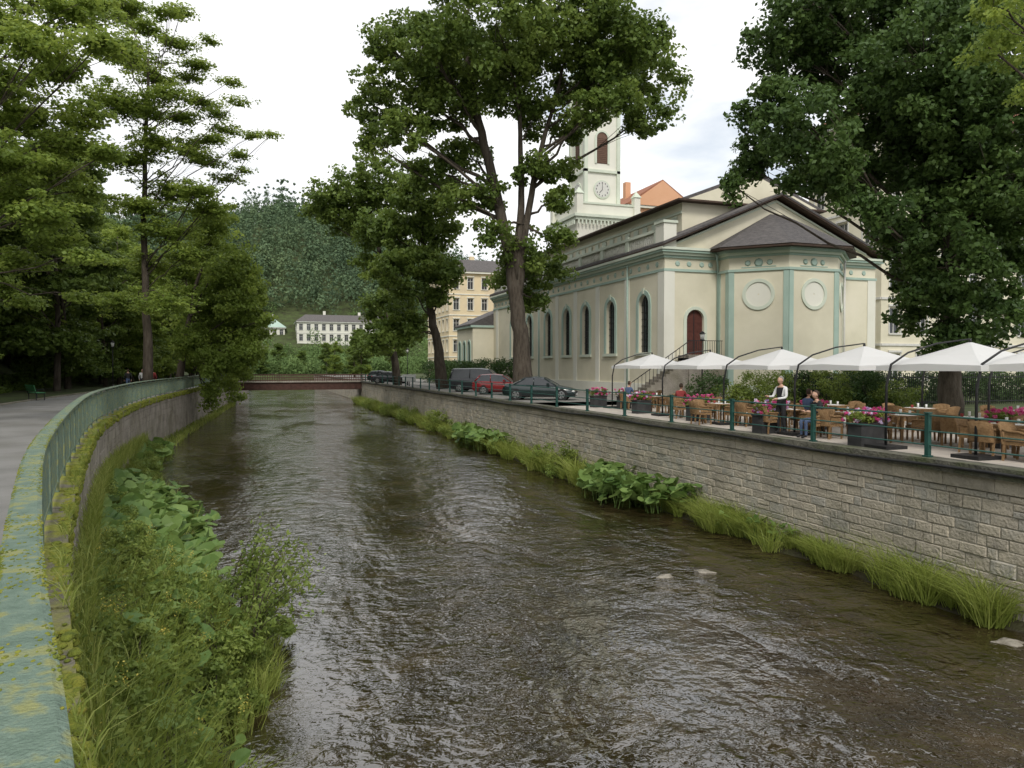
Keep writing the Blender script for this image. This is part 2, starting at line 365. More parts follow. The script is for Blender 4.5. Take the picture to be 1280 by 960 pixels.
# ---------------------------------------------------------------- vegetation generators
def leafquads(g,C,size,mat,up=.5,outv=None,tint=None,aspect=.62,outw=.6):
    n=len(C); nr=rng.normal(size=(n,3)); nr/=np.linalg.norm(nr,axis=1)[:,None]
    nn=nr+np.array([0,0,up])
    if outv is not None: nn=nn+outw*outv
    nn/=np.linalg.norm(nn,axis=1)[:,None]+1e-9
    d=rng.normal(size=(n,3)); d-= (d*nn).sum(1)[:,None]*nn; d/=np.linalg.norm(d,axis=1)[:,None]+1e-9
    w=np.cross(nn,d); s=(size*rng.uniform(.7,1.3,n))[:,None]
    V=np.stack([C-d*s*.5,C+w*s*aspect*.5-d*s*.05,C+d*s*.5,C-w*s*aspect*.5-d*s*.05],1).reshape(-1,3)
    F=np.arange(4*n).reshape(n,4)
    if tint is None: tint=rng.random(n)
    g.add(V,F,mat,np.clip(tint,0,1))
def clumps(g,cs,r,per,size,mat,flat=.7,up=.5,base_t=None,aspect=.7,outw=.6):
    cs=np.asarray(cs); n=len(cs); r=np.broadcast_to(r,(n,))
    d=rng.normal(size=(n,per,3)); d/=np.linalg.norm(d,axis=2)[:,:,None]; rad=rng.random((n,per,1))**.45
    off=d*rad*r[:,None,None]*np.array([1,1,flat])
    P=(cs[:,None]+off).reshape(-1,3); ct=rng.random(n) if base_t is None else base_t
    t=(ct[:,None]*.6+rng.random((n,per))*.4).ravel()
    leafquads(g,P,size,mat,up,d.reshape(-1,3),t,aspect,outw)
def bez(a,b,c,n): 
    t=np.linspace(0,1,n)[:,None]; return (1-t)**2*a+2*t*(1-t)*b+t*t*c
def blobtree(name,base,trunk,blobs,r0,leaf,size=.24,per=70,dens=6,flat=.75,sub=.8,shell=.45,bark=mBark,limb=.13,obj=True,up=.5,twig=True,forks=None,cflat=.65):
    g=G(); tr=np.array(trunk,float); n=len(tr)
    def trunk_(tr,r0,f):
        n=len(tr); R=[r0*(1-f*i/(n-1)) for i in range(n)]; R[0]*=1.25
        tt=np.linspace(0,n-1,n*4); P=np.stack([np.interp(tt,range(n),tr[:,k]) for k in range(3)],1); RR=np.interp(tt,range(n),R)
        P[1:-1]+=rng.normal(size=(len(P)-2,3))*r0*.08
        g.tube(P,RR,10,0); return P,RR
    TR=[trunk_(tr,r0,.72)]
    for fk in (forks or []): TR.append(trunk_(np.array(fk,float),r0*.5,.75))
    for (c,r) in blobs:
        c=np.array(c,float)
        best=None
        for (P,RR) in TR:
            zs=P[:,2]; zt=min(max(c[2]-np.hypot(*(c[:2]-P[-1][:2]))*.8-r*.3, zs[0]+(zs[-1]-zs[0])*.3),zs[-1])
            a=np.array([np.interp(zt,P[:,2],P[:,k]) for k in range(3)]); q=np.linalg.norm(a-c)
            if best is None or q<best[0]: best=(q,a,np.interp(zt,P[:,2],RR))
        _,a,ra=best
        m=(a+c)/2+np.array([0,0,.12*np.linalg.norm(c-a)*random.uniform(-.4,1)])+rng.normal(size=3)*.3
        pth=bez(a,m,c,8); pth[1:-1]+=rng.normal(size=(6,3))*.1
        rl=min(ra*.6,limb*(.35+.07*r+.03*np.linalg.norm(c-a)))
        g.tube(pth,np.linspace(rl,rl*.3,8),6,0)
        k=max(4,int(dens*r**1.7)); d=rng.normal(size=(k,3)); d/=np.linalg.norm(d,axis=1)[:,None]
        rr=(shell+(1-shell)*rng.random((k,1)))*r*np.where(rng.random((k,1))<.22,rng.uniform(1.1,1.4,(k,1)),1.0)
        cs=c+d*rr*np.array([1,1,flat])
        if twig:
            for q in cs[::3]:
                b0=pth[random.randint(4,7)]; g.tube([b0,(b0+q)/2+rng.normal(size=3)*.12,q],[rl*.25,rl*.15,.01],3,0,cap=False)
        clumps(g,cs,sub*rng.uniform(.45,1.25,k),per,size,1,cflat,up)
    me=g.mesh(name,[bark,leaf])
    return place(me,name) if obj else me
def B(px,py,r,D,jit=2.0):
    Dj=D+random.uniform(-jit,jit); return (sight(px,py,Dj),r/924*D)
# big maple
D=51
bl=[(620,35,62),(560,65,58),(505,105,50),(468,135,34),(700,35,58),(765,55,55),(812,100,42),(805,150,34),(640,100,50),(715,100,42),(560,140,44),(505,165,30),(770,120,36),(590,-20,60),(680,-40,60),(540,215,36),(580,190,34),(610,245,26),(660,210,22),(700,215,22),(655,320,34),(640,350,30),(680,345,26),(615,290,20),(665,375,24),(715,165,26),(470,180,22),(740,20,46),(755,90,40),(530,60,44),(590,110,50),(670,150,30),(735,140,30),(790,60,44),(480,60,30),(700,250,22),(660,60,56),(560,100,50),(700,300,20),(575,250,24)]
blobs=[B(a,b,c,D,4) for a,b,c in bl]
base=sight(655,497,D); base[2]=-.05
tr=[base,sight(652,430,D),sight(646,380,D),sight(640,330,D),sight(625,260,D+.5),sight(605,180,D+1),sight(590,110,D+.5),sight(580,40,D)]
fk=[[sight(646,375,D),sight(655,300,D),sight(668,220,D),sight(690,140,D+.5),sight(710,60,D)],[sight(644,350,D),sight(652,260,D),sight(650,170,D),sight(648,60,D)]]
blobtree('maple_tree',base,tr,blobs,.62,mLeafMid,.29,80,9.5,sub=.82,limb=.2,forks=fk)
D=69.5
bl=[(535,335,36),(515,300,38),(550,290,30),(525,250,34),(500,340,34),(560,345,16),(495,375,30),(505,410,28),(480,420,30),(545,375,16),(560,250,24),(480,280,26)]
blobs=[B(a,b,c,D,4) for a,b,c in bl]; base=sight(554,486,D); base[2]=-.05
blobtree('maple_tree',base,[base,sight(547,430,D),sight(536,380,D),sight(530,320,D),sight(532,260,D)],blobs,.5,mLeafMid,.38,70,8,sub=1.0)
D=84
bl=[(440,240,38),(410,245,28),(475,225,38),(430,275,28),(470,290,30),(500,260,30),(395,260,16),(465,330,22),(475,390,28),(468,430,24),(500,320,30),(440,255,30),(490,430,26)]
blobs=[B(a,b,c,D,4) for a,b,c in bl]; base=sight(497,480,D); base[2]=-.05
blobtree('ash_tree',base,[base,sight(490,420,D),sight(480,350,D),sight(470,290,D),sight(460,250,D)],blobs,.4,mLeafForest,.40,60,6,sub=1.1)
# lime tree on the terrace
D=31
bl=[(985,60,60),(960,130,44),(1010,160,60),(930,210,26),(918,235,16),(960,190,38),(1060,100,80),(1080,200,66),(1040,225,40),(1000,225,30),(1150,80,80),(1150,180,80),(1240,120,80),(1230,220,80),(1300,200,80),(1320,100,80),(1150,270,56),(1130,310,44),(1180,330,60),(1240,320,50),(1160,385,44),(1210,390,48),(1250,370,30),(1180,425,26),(1225,425,22),(1010,10,60),(1080,10,70),(1170,-20,80),(1260,0,80),(1140,350,30),(1210,270,60),(1090,262,26),(1110,140,70),(1190,130,70),(1030,60,60),(1200,40,70),(1280,270,50),(1190,220,60)]
blobs=[B(a,b,c,D,3.5) for a,b,c in bl]; base=sight(1188,520,D); base[2]=-.05
blobtree('lime_tree',base,[base,sight(1188,440,D),sight(1186,350,D),sight(1180,250,D),sight(1170,150,D),sight(1165,50,D)],blobs,.42,mLeafDark,.21,100,14,sub=.65,shell=.4)
D=22
bl=[(1265,40,40),(1225,60,28),(1290,80,40),(1250,15,36),(1280,120,20)]
blobs=[B(a,b,c,D,1) for a,b,c in bl]; base=sight(1420,540,D); base[2]=0
blobtree('lime_tree',base,[base,sight(1415,400,D),sight(1400,200,D),sight(1350,80,D)],blobs,.3,mLeafBeech,.14,90,14,sub=.5)
# beeches on the left bank
D=52
bl=[(190,40,28),(225,60,24),(250,85,20),(200,100,30),(255,130,24),(290,105,14),(230,150,30),(285,165,20),(320,172,12),(342,170,7),(200,180,36),(255,200,28),(285,225,18),(220,240,42),(260,265,32),(160,20,42),(300,195,13),(180,140,36),(235,20,16),(265,55,12),(170,80,40),(160,200,46),(210,290,44),(180,260,46),(250,240,32),(215,120,30),(150,130,46),(240,320,40),(190,330,44),(210,380,40),(160,380,40),(275,145,16),(240,100,18),(215,20,18),(300,130,11),(150,60,40),(305,215,10),(140,0,40),(265,175,20),(240,185,26)]
blobs=[B(a,b,c,D,4) for a,b,c in bl]; base=sight(185,455,D); base[2]=.6
blobtree('beech_tree',base,[base,sight(184,380,D),sight(182,280,D),sight(186,180,D),sight(190,80,D)],blobs,.3,mLeafBeech,.19,46,19,flat=.38,sub=.85,shell=.1,up=1.4,limb=.07,cflat=.22)
D=64
bl=[(285,340,34),(300,380,32),(262,310,34),(315,420,20),(290,420,32),(270,455,28),(255,390,40),(300,460,18),(262,490,14),(285,480,14),(295,498,8),(235,340,40),(320,360,14),(325,395,12),(262,505,9),(240,430,30),(270,280,26),(315,450,10),(280,400,34),(300,440,24),(280,370,34),(318,340,14),(300,320,18),(335,400,8)]
blobs=[B(a,b,c,D,3) for a,b,c in bl]; base=sight(222,468,D); base[2]=.1
blobtree('beech_tree',base,[base,sight(232,420,D),sight(245,360,D),sight(262,310,D)],blobs,.3,mLeafBeech,.26,75,12,flat=.9,sub=.85,shell=.2,up=.3)
D=24
bl=[(20,40,60),(80,90,50),(40,150,60),(110,150,40),(70,220,46),(20,250,50),(110,240,30),(130,60,32),(60,0,60),(135,195,24),(20,330,40),(70,300,36),(110,320,24),(-40,120,80),(-60,260,80),(0,100,60),(50,60,50),(95,20,50),(10,200,60),(90,180,44),(60,270,44),(130,10,34),(30,380,26),(100,370,18)]
blobs=[B(a,b,c,D,3) for a,b,c in bl]; base=sight(-120,430,D); base[2]=.3
blobtree('beech_tree',base,[base,sight(-115,300,D),sight(-90,180,D),sight(-60,60,D),sight(-40,-40,D)],blobs,.35,mLeafBeech,.14,60,26,flat=.5,sub=.55,shell=.12,up=1.1,limb=.07,cflat=.35)
def generic(seed,h,cr,leaf,size,n=16,per=50,low=.22):
    random.seed(seed); bl=[]
    for i in range(n):
        z=h*random.uniform(low,.95); f=math.sin(math.pi*min(1,max(.1,(z/h-low*.7)/(1-low*.7)*.85+.12)))
        a=random.random()*6.28; r=cr*f*random.uniform(.35,.85); bl.append((np.array([math.cos(a)*r,math.sin(a)*r,z]),cr*random.uniform(.3,.44)))
    return blobtree('forest_tree',None,[(0,0,-1.5),(random.uniform(-.3,.3),0,h*.3),(random.uniform(-.6,.6),.3,h*.6),(0,0,h*.93)],bl,.26,leaf,size,per,7,sub=.95,obj=False,flat=.6,shell=.25,up=.8,twig=False,cflat=.45)
gens=[generic(1,19,5.5,mLeafBeech,.33,26,60,.14),generic(2,22,5.5,mLeafForest,.36,28,60,.16),generic(5,17,5,mLeafForest,.34,24,60,.12),generic(9,20,6,mLeafBeech,.34,28,60,.1)]
random.seed(11)
for row,(d0,hs) in enumerate([(10.5,.95),(16,1.12),(22,1.2),(29,1.25),(38,1.25),(50,1.25)]):
    y=24+row*3 if row else 32
    while y<(185 if row<3 else 150):
        d=d0+random.uniform(-1.5,2); x=float(xl(y))-d
        if row==0 and y<62: d+=4; x-=4
        place(random.choice(gens),'forest_tree',(x,y,gz(x,y)),random.random()*6.28,None,hs*random.uniform(.85,1.15)*(1 if y<75 else .85))
        y+=random.uniform(5.2,7.5)
for (x,y,s) in [(-4.5,88,.75),(-4.5,98,.7),(-4,108,.7),(-4.5,128,.8),(17,128,.4),(18,145,.42),(16.5,168,.4),(22,165,.5),(12,212,.4),(2,208,.42),(6,216,.4),(18,205,.4),(-6,200,.7),(25,190,.5)]:
    place(random.choice(gens),'forest_tree',(x,y,0 if x>-3 else .1),random.random()*6.28,None,s)
def bush(name,pts,leaf,size=.1,per=120,stem=True):
    g=G()
    for (x,y,z,r,h) in pts:
        k=int(8+10*r*h); d=rng.normal(size=(k,3)); d/=np.linalg.norm(d,axis=1)[:,None]; d[:,2]=np.abs(d[:,2])
        cs=np.array([x,y,z+.1*h])+d*np.array([r,r,h*.85])*(rng.random((k,1))**.4)
        clumps(g,cs,min(r,h)*.33*rng.uniform(.6,1.2,k),per,size,1,.8,.6)
        for q in cs[::3]: g.tube([(x,y,z),((x+q[0])/2,(y+q[1])/2,z+h*.4),tuple(q)],[.02,.015,.006],3,0,cap=False)
    return g.obj(name,[mBark,leaf])
P=[]
for i in range(90):
    y=random.uniform(28,150); d=random.uniform(13,20); x=float(xl(y))-d; P.append((x,y,gz(x,y)-.2,random.uniform(1,2),random.uniform(.8,2.2)))
bush('undergrowth',P,mLeafForest,.2,60)
g=G(); C=[]
for i in range(380):
    y=random.uniform(205,266); x=random.uniform(-40,95); mz=4.2 if x<48 else 8
    if y>240: mz+=1.5
    C.append((x,y,gz(x,y)+random.uniform(.5,mz)))
    C.append((x+2,y,gz(x,y)+random.uniform(0,3)))
for i in range(160):
    x=random.uniform(-60,75); y=random.uniform(266,300)
    if -6<x<47 and y>272 and y<297: continue
    C.append((x,y,gz(x,y)+random.uniform(1,6)))
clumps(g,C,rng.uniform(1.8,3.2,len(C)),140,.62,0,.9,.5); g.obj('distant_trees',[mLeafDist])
# hillside forest: single crowns, broadleaf and spruce
g=G(); C=[];T=[];SP=[];ST_=[]
for i in range(5000):
    y=random.uniform(298,500); x=random.uniform(-150,200); z=gz(x,y)
    if random.random()<.68: C.append((x,y,z+random.uniform(3,9))); T.append(random.random())
    else:
        t=random.random()*.3; h=random.uniform(12,22)
        for q in range(5): SP.append((x,y,z+h*(.2+.19*q))); ST_.append((3.0*(1-.19*q),t))
clumps(g,C,rng.uniform(2.2,5.4,len(C)),64,1.1,0,1.2,.35,np.array(T),.8,1.6)
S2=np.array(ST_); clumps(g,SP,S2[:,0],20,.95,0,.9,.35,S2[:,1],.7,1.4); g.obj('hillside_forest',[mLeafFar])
# ---------------------------------------------------------------- river bank left
def wedge(y): return np.interp(y,[0,6,9,11,13,15,18,22,27,32,38,44,60,110],[1.3,1.6,2.0,2.3,3.3,3.5,2.5,3.0,3.0,2.2,1.3,1.1,.8,.7])
TOPY=[0,8,20,35,60]; TOPZ=[-1.1,-1.3,-1.9,-2.5,-2.9]
yy=np.arange(-2,112,1.0); V=[]
for y in yy:
    l=xl(y)+.18; w=wedge(y)
    top=np.interp(y,TOPY,TOPZ)
    for f,z in((0,top),(.3,top-.2),(.6,top*.5-1.6),(.82,-3.06),(.95,-3.16),(1.12,-3.35)): V.append((l+w*f+random.uniform(-.12,.12)*(f>0),y,z+random.uniform(-.05,.05)))
g=G(); g.add(V,[(i*6+j,i*6+j+1,(i+1)*6+j+1,(i+1)*6+j) for i in range(len(yy)-1) for j in range(5)],0,.5,True); g.obj('river_bank',[mMud])
def bankz(y,f):
    top=np.interp(y,TOPY,TOPZ); return np.interp(f,[0,.3,.6,.82,1.0],[top,top-.2,top*.5-1.6,-3.08,-3.14])
def blades(g,base,h,w,lean=.4,mat=0,t=None,a=None):
    n=len(base); a=rng.random(n)*6.283 if a is None else a; h=h*rng.uniform(.55,1.2,n); l=h*lean*rng.uniform(.3,1.6,n)
    dx=np.stack([np.cos(a),np.sin(a),np.zeros(n)],1)
    rot=rng.random(n)*6.283; sd=np.stack([np.cos(rot),np.sin(rot),np.zeros(n)],1)*(w*.5)
    p0=base; p1=base+dx*(l*.25)[:,None]+np.array([0,0,1])*(h*.55)[:,None]; p2=base+dx*(l*.95)[:,None]+np.array([0,0,1])*(h*.88)[:,None]
    V=np.stack([p0-sd,p0+sd,p1+sd*.85,p1-sd*.85,p2+sd*.15,p2-sd*.15],1).reshape(-1,3)
    i=np.arange(n)[:,None]*6; F=np.concatenate([i+np.array([[0,1,2,3]]),i+np.array([[3,2,4,5]])]); tt=rng.random(n) if t is None else t
    g.add(V,F,mat,np.concatenate([tt,tt]))
def tufts(g,C,per,h,w,lean=.7,spread=.06):
    n=len(C); hh=np.repeat(h*rng.uniform(.45,1.35,n),per); tt=np.clip(np.repeat(rng.random(n),per)*.6+rng.random(n*per)*.4,0,1)
    a=rng.random(n*per)*6.283; r=np.abs(rng.normal(size=n*per))*spread
    P=np.repeat(C,per,0)+np.stack([np.cos(a)*r,np.sin(a)*r,np.zeros(n*per)],1)
    blades(g,P,hh,w,lean,0,tt,a+rng.normal(size=n*per)*.6)
def leftpts(n,y0,y1,f0=0,f1=1,patch=0):
    y=y0+(y1-y0)*rng.random(n); f=rng.uniform(f0,f1,n)
    if patch:
        k=np.sin(y*2.3)+np.sin(y*.8+f*5)+np.sin(f*7+y)+rng.normal(size=n)*.5>patch-1.2; y=y[k];f=f[k]
    x=xl(y)+.2+wedge(y)*f; z=np.array([bankz(a,b) for a,b in zip(y,f)]); return np.stack([x,y,z],1)
g=G(); tufts(g,leftpts(620,2.0,18,.0,.97,.9),26,.55,.014,.8,.08); blades(g,leftpts(5000,2,18,0,.95,.8),.35,.014,.7); tufts(g,leftpts(380,16,45,0,.95,.8),24,.5,.024,.7,.1); blades(g,leftpts(2500,45,108),.45,.05,.5)
n=6000; y=rng.uniform(1.0,45,n); blades(g,np.stack([xl(y)+.27+rng.random(n)*.25,y,np.interp(y,[0,20,60],[-.65,-1.1,-2.2])-rng.random(n)*.5],1),.5,.014,.5)
n=1500; y=rng.uniform(2.0,30,n); k=np.sin(y*1.9)+np.sin(y*4.7)>.3; y=y[k]; blades(g,np.stack([xl(y)+.2+rng.random(len(y))*.08,y,np.full(len(y),.12)],1),.22,.01,1.2)
g.obj('bank_grass',[mGrass])
def docks(g,P,r,hgt,mat=1):
    n=len(P); k=10; a=np.arange(k)*2*math.pi/k
    h=hgt*rng.uniform(.35,1.25,n); ph=rng.random(n)*6.283; R=r*rng.uniform(.45,1.25,n)
    nn=rng.normal(size=(n,3))*.45+np.array([0,0,1]); nn/=np.linalg.norm(nn,axis=1)[:,None]
    u=np.cross(nn,np.array([0,1.0,.01])); u/=np.linalg.norm(u,axis=1)[:,None]; w=np.cross(nn,u)
    C=P+np.stack([rng.normal(size=n)*.15,rng.normal(size=n)*.15,h],1)
    lob=1-.55*np.exp(-((a-math.pi)/.35)**2)+.08*np.cos(3*a)
    A=a[None]+ph[:,None]
    ring=C[:,None]+ (R[:,None]*lob[None]*np.cos(A))[:,:,None]*u[:,None]+(R[:,None]*lob[None]*np.sin(A))[:,:,None]*w[:,None]+nn[:,None]*(R[:,None]*.22*(.3+1.0*rng.random((n,k))))[:,:,None]
    V=np.concatenate([C[:,None],ring],1).reshape(-1,3); i=np.arange(n)[:,None]*(k+1)
    F=np.concatenate([i+np.array([[0,1+j,1+(j+1)%k]]) for j in range(k)]); t=rng.random(n)
    g.add(V,F,mat,np.tile(t,k),False)
    for q in range(0,n,3): g.tube([P[q],C[q]],[.014,.01],3,mat,cap=False)
g=G(); docks(g,leftpts(460,17,32,.1,1.0),.25,.5); docks(g,leftpts(130,3.5,10,.3,.9),.12,.3); docks(g,leftpts(80,38,50,.1,1.0),.34,.5); docks(g,leftpts(150,10,17,.1,.8),.17,.4)
g.obj('butterbur_plants',[mBark,mDock])
P=[]
for i in range(44):
    y=random.uniform(3.5,20); f=random.uniform(.05,.85); x=float(xl(y))+.2+float(wedge(y))*f; P.append((x,y,float(bankz(y,f))-.1,random.uniform(.25,.5),random.uniform(.4,.9)))
for (y,f,r,h) in [(13.5,.8,.7,1.2),(14.5,.9,.6,1.4),(12.5,.7,.6,1.0),(15.5,.7,.6,1.1),(16.5,.3,.6,1.1),(20,.2,.6,1.0),(24,.15,.7,1.0),(33,.5,.8,1.0),(36,.5,.9,1.2),(39,.6,.9,1.1),(44,.6,1.0,1.2),(11.5,.8,.5,.8)]:
    P.append((float(xl(y))+.2+float(wedge(y))*f,y,float(bankz(y,f))-.1,r,h))
bush('bank_shrub',P,mLeafShrub,.065,150)
g=G()
for i in range(34):
    y=random.uniform(12.8,15.8); p=np.array([xl(y)+.2+wedge(y)*.8,y,-2.9]); a=random.uniform(-1.2,1.2); l=random.uniform(.5,1.5); q=p+np.array([math.cos(a)*l,math.sin(a)*l,random.uniform(1.0,2.0)])
    pt=bez(p,p+np.array([0,0,1.1]),q,7); g.tube(pt,np.linspace(.012,.004,7),4,1,.5,cap=False)
    n=70; t=rng.uniform(.3,1,n)*6; i0=np.clip(t.astype(int),0,5); c=pt[i0]+(pt[i0+1]-pt[i0])*(t-i0)[:,None]+rng.normal(size=(n,3))*.06; leafquads(g,c,.1,0,.5,None,None,.45)
g.obj('willow_shrub',[mLeafShrub,mBark])
g=G(); P=leftpts(480,2.5,17,.05,.9)
for p in P:
    h=random.uniform(.4,1.0); a=random.random()*6.28; l=random.uniform(0,.3); q=p+np.array([math.cos(a)*l,math.sin(a)*l,h]); g.tube([p,(p+q)/2+np.array([0,0,.05]),q],[.006,.005,.003],3,0,.5,cap=False)
    n=int(h*34); t=rng.uniform(.2,1,n)[:,None]; c=p+(q-p)*t+rng.normal(size=(n,3))*.05; leafquads(g,c,.085,0,.6,None,None,.4)
    if random.random()<.1: c=q+rng.normal(size=(26,3))*np.array([.035,.035,.06]); leafquads(g,c,.022,1,.3,None)
mGold=leafmat('goldenrod_bloom',[(.40,.34,.06),(.5,.43,.1)],.2)
g.obj('tall_weeds',[mLeafShrub,mGold])
# ---------------------------------------------------------------- river bank right
segs=[(10.6,14.0,.95,.9),(14.5,16.6,.7,.7),(16.9,22,1.1,.8),(22,27.5,.8,.6),(28.5,36,1.6,1.0),(36,44,1.5,.9),(44,60,1.4,.8),(60,108,1.5,.9)]
yy=np.arange(6,112,1.0); V=[]
def rw(y): return float(np.interp(y,[6,9.5,10.5,14,15,17,22,27,30,40,60,110],[.0,.05,.8,.9,.5,.9,.9,1.1,1.6,1.5,1.3,1.5]))
for y in yy:
    w=rw(y)
    for f,z in((0,-2.98),(.5,-3.05),(.9,-3.15),(1.1,-3.3)): V.append((XR-w*f,y,z+random.uniform(-.03,.03)-(.3 if w<.1 else 0)))
g=G(); g.add(V,[(i*4+j,i*4+4+j,i*4+5+j,i*4+j+1) for i in range(len(yy)-1) for j in range(3)],0,.5,True); g.obj('river_bank',[mMud])
g=G()
for (a,b,w,h) in segs:
    n=int((b-a)*(26 if b<30 else 12)); y=rng.uniform(a,b,n); u=rng.random(n)**1.2; x=XR-.06-u*w*(.75+.25*np.sin(y*2.6))
    pk=np.sin(y*3.1)+np.sin(y*1.3+1)+rng.normal(size=n)*.6; keep=pk>-1.1; P=np.stack([x,y,np.full(n,-3.08)],1)[keep]
    tufts(g,P,42 if b<30 else 30,h,.018 if b<30 else .04,.95,.09)
g.obj('bank_grass',[mGrass])
g=G()
def rightpts(n,y0,y1,w):
    y=rng.uniform(y0,y1,n); s=np.sin((y-y0)/(y1-y0)*math.pi)**.5; return np.stack([XR-.1-rng.random(n)*w*s,y,np.full(n,-3.05)],1)
docks(g,rightpts(380,22,28.8,2.4),.26,.85); docks(g,rightpts(190,41,50,2.3),.34,.85); docks(g,rightpts(60,17,21,.7),.16,.5)
g.obj('butterbur_plants',[mBark,mDock])
bush('bank_shrub',[(XR-.8,32.5,-3.1,1.1,1.7),(XR-.7,35,-3.1,.9,1.2),(XR-.8,52,-3.1,1.2,1.6),(XR-.8,58,-3.1,1.3,2),(XR-1,68,-3.1,1.3,1.5),(XR-1,78,-3.1,1.4,1.5),(XR-1,90,-3.1,1.6,1.6),(XR-.6,30,-3.1,.7,1.0),(XR-.3,18.5,-3.1,.35,.8),(XR-.4,13,-3.1,.3,.7)],mLeafShrub,.1,110)
for i,(px,py,r) in enumerate([(833,722,.24),(882,716,.26),(1268,806,.3)]):
    D_=5.2*924/(py-458); p=sight(px,py,D_); g=G(); g.ellips((0,0,0),(r,r*.6,r*.2),0,12,8,fn=lambda V:V*(1+.2*np.sin(V[:,:1]*5+i)+.15*np.cos(V[:,1:2]*7)))
    g.obj('river_stone',[mRock],None,(p[0],p[1],WZ-.01),random.random()*3)
# ---------------------------------------------------------------- terrace railing and wall pipe
g=G()
y=1.8
while y<110:
    x=XR+.12
    g.box(x-.05,x+.05,y-.05,y+.05,.02,1.02,0); g.box(x-.065,x+.065,y-.065,y+.065,1.02,1.05,0); g.box(x-.08,x+.08,y-.08,y+.08,.02,.06,0)
    y+=3.7
for z in (.98,.62,.3): g.tube([(XR+.12,1.8,z),(XR+.12,110,z)],.017 if z<.9 else .022,6,0)
g.obj('terrace_railing',[mPostG])
g=G(); P=[(XR-.2,y,-.12+.035*math.sin(y*.7)) for y in np.arange(-2,110,.8)]; g.tube(P,.035,6,0); g.obj('wall_cable_pipe',[mIron])
# ---------------------------------------------------------------- church
CH=empty('church',(26.08,43.9,0),0)
def arch(cx,z0,z1,w,n=10):
    r=w/2; zc=z1-r; return [(cx-r,z0),(cx+r,z0)]+[(cx+r*math.cos(a),zc+r*math.sin(a)) for a in np.linspace(0,math.pi,n+1)]
def ring(g,pin,pout,d0,d1,axis,mat,closed=False):
    n=len(pin); V=[]
    for (pt,d) in ((pin,d0),(pout,d0),(pin,d1),(pout,d1)):
        for (u,v) in pt: V.append((d,u,v) if axis=='x' else (u,d,v))
    F=[]
    rg=range(n if closed else n-1)
    for i in rg:
        j=(i+1)%n
        F+=[(2*n+i,2*n+j,3*n+j,3*n+i),(n+i,n+j,3*n+j,3*n+i),(i,j,2*n+j,2*n+i)]
    if not closed: F+=[(0,n,3*n,2*n),(n-1,2*n-1,4*n-1,3*n-1)]
    g.add(V,F,mat)
W_,LEN,HC=18.1,38,10.0
sidewins=[ (2.8,3.1,7.2),(8.0,3.1,7.2),(12.6,3.1,7.2),(16.6,3.1,7.2),(21.0,3.1,7.2),(26,3.1,7.2),(31,3.1,7.2)]
g=G(); g.prism([(0,0),(W_,0),(W_,LEN),(0,LEN)],-.3,HC,0); body=g.obj('walls',[mWallC],CH)
gc=G()
for (cy,z0,z1) in sidewins: gc.prism(arch(cy,z0,z1,1.45),-.5,.35,0,axis='x')
gc.prism(arch(2.4,2.9,6.0,1.35),-.5,.3,0,axis='y')
cut=gc.obj('cut',[mWallC],CH)
bpy.context.view_layer.update()
md=body.modifiers.new('b','BOOLEAN'); md.object=cut; md.operation='DIFFERENCE'; md.solver='EXACT'
dg=bpy.context.evaluated_depsgraph_get(); me=bpy.data.meshes.new_from_object(body.evaluated_get(dg)); body.modifiers.clear(); body.data=me; bpy.data.objects.remove(cut)
g=G()
for (cy,z0,z1) in sidewins:
    a=arch(cy,z0,z1,1.47)[1:]+[(cy-.735,z0)]; b=arch(cy,z0,z1+.32,2.1)[1:]+[(cy-1.05,z0)]
    ring(g,a,b,0.02,-.07,'x',0)
    g.box(-.14,-.01,cy-1.15,cy+1.15,z0-.22,z0-.01,1)
    g.box(-.12,-.01,cy-.14,cy+.14,z1+.05,z1+.45,1)
    g.prism(arch(cy,z0,z1,1.44),.24,.27,2,axis='x')
    for k in (-.36,0,.36): g.box(.19,.235,cy+k-.022,cy+k+.022,z0,z1-.1-abs(k)*.6,5)
    for k in range(1,8): g.box(.2,.232,cy-.71,cy+.71,z0+k*.48-.015,z0+k*.48+.015,5)
a=arch(2.4,2.9,6.0,1.37)[1:]+[(1.715,2.9)]; b=arch(2.4,2.9,6.22,1.85)[1:]+[(1.475,2.9)]; ring(g,a,b,.02,-.06,'y',1)
g.prism(arch(2.4,2.9,6.0,1.34),.17,.22,4,axis='y'); g.box(2.38,2.42,.14,.165,2.9,5.9,5); 
for z in (3.3,3.9,4.5,5.1): 
    for x in (1.85,2.5): g.box(x,x+.45,.145,.168,z,z+.42,4,.9)
def band(x0,y0,x1,y1,z0,z1,d,mat):
    g.box(x0-d,x0-.002,y0-d,y1,z0,z1,mat); g.box(x0-.002,x1+d,y0-d,y0-.002,z0,z1,mat); g.box(x1+.002,x1+d,y0-.002,y1,z0,z1,mat)
band(0,0,W_,LEN,-.3,.9,.12,6)
band(0,0,W_,LEN,8.55,8.72,.08,0)
band(0,0,W_,LEN,9.45,9.62,.12,0); band(0,0,W_,LEN,9.625,9.8,.26,1); band(0,0,W_,LEN,9.805,9.95,.42,0); band(0,0,W_,LEN,9.955,10.12,.5,1)
for (x0,y0,x1,y1) in [(-.06,-.06,.75,-.001),(-.06,0,-.001,.8),(W_-.75,-.06,W_,-.001),(-.06,36.2,-.001,37)]: g.box(x0,x1,y0,y1,.9,8.54,6)
for (yy0) in (5.3,10.3,14.7,18.8,23.4,28.5): g.box(-.05,-.001,yy0-.35,yy0+.35,.9,8.54,6)
for k in range(30): g.tube([(-.001,1.0+k*1.25,9.08),(-.05,1.0+k*1.25,9.08)],[.2,.14],8,0)
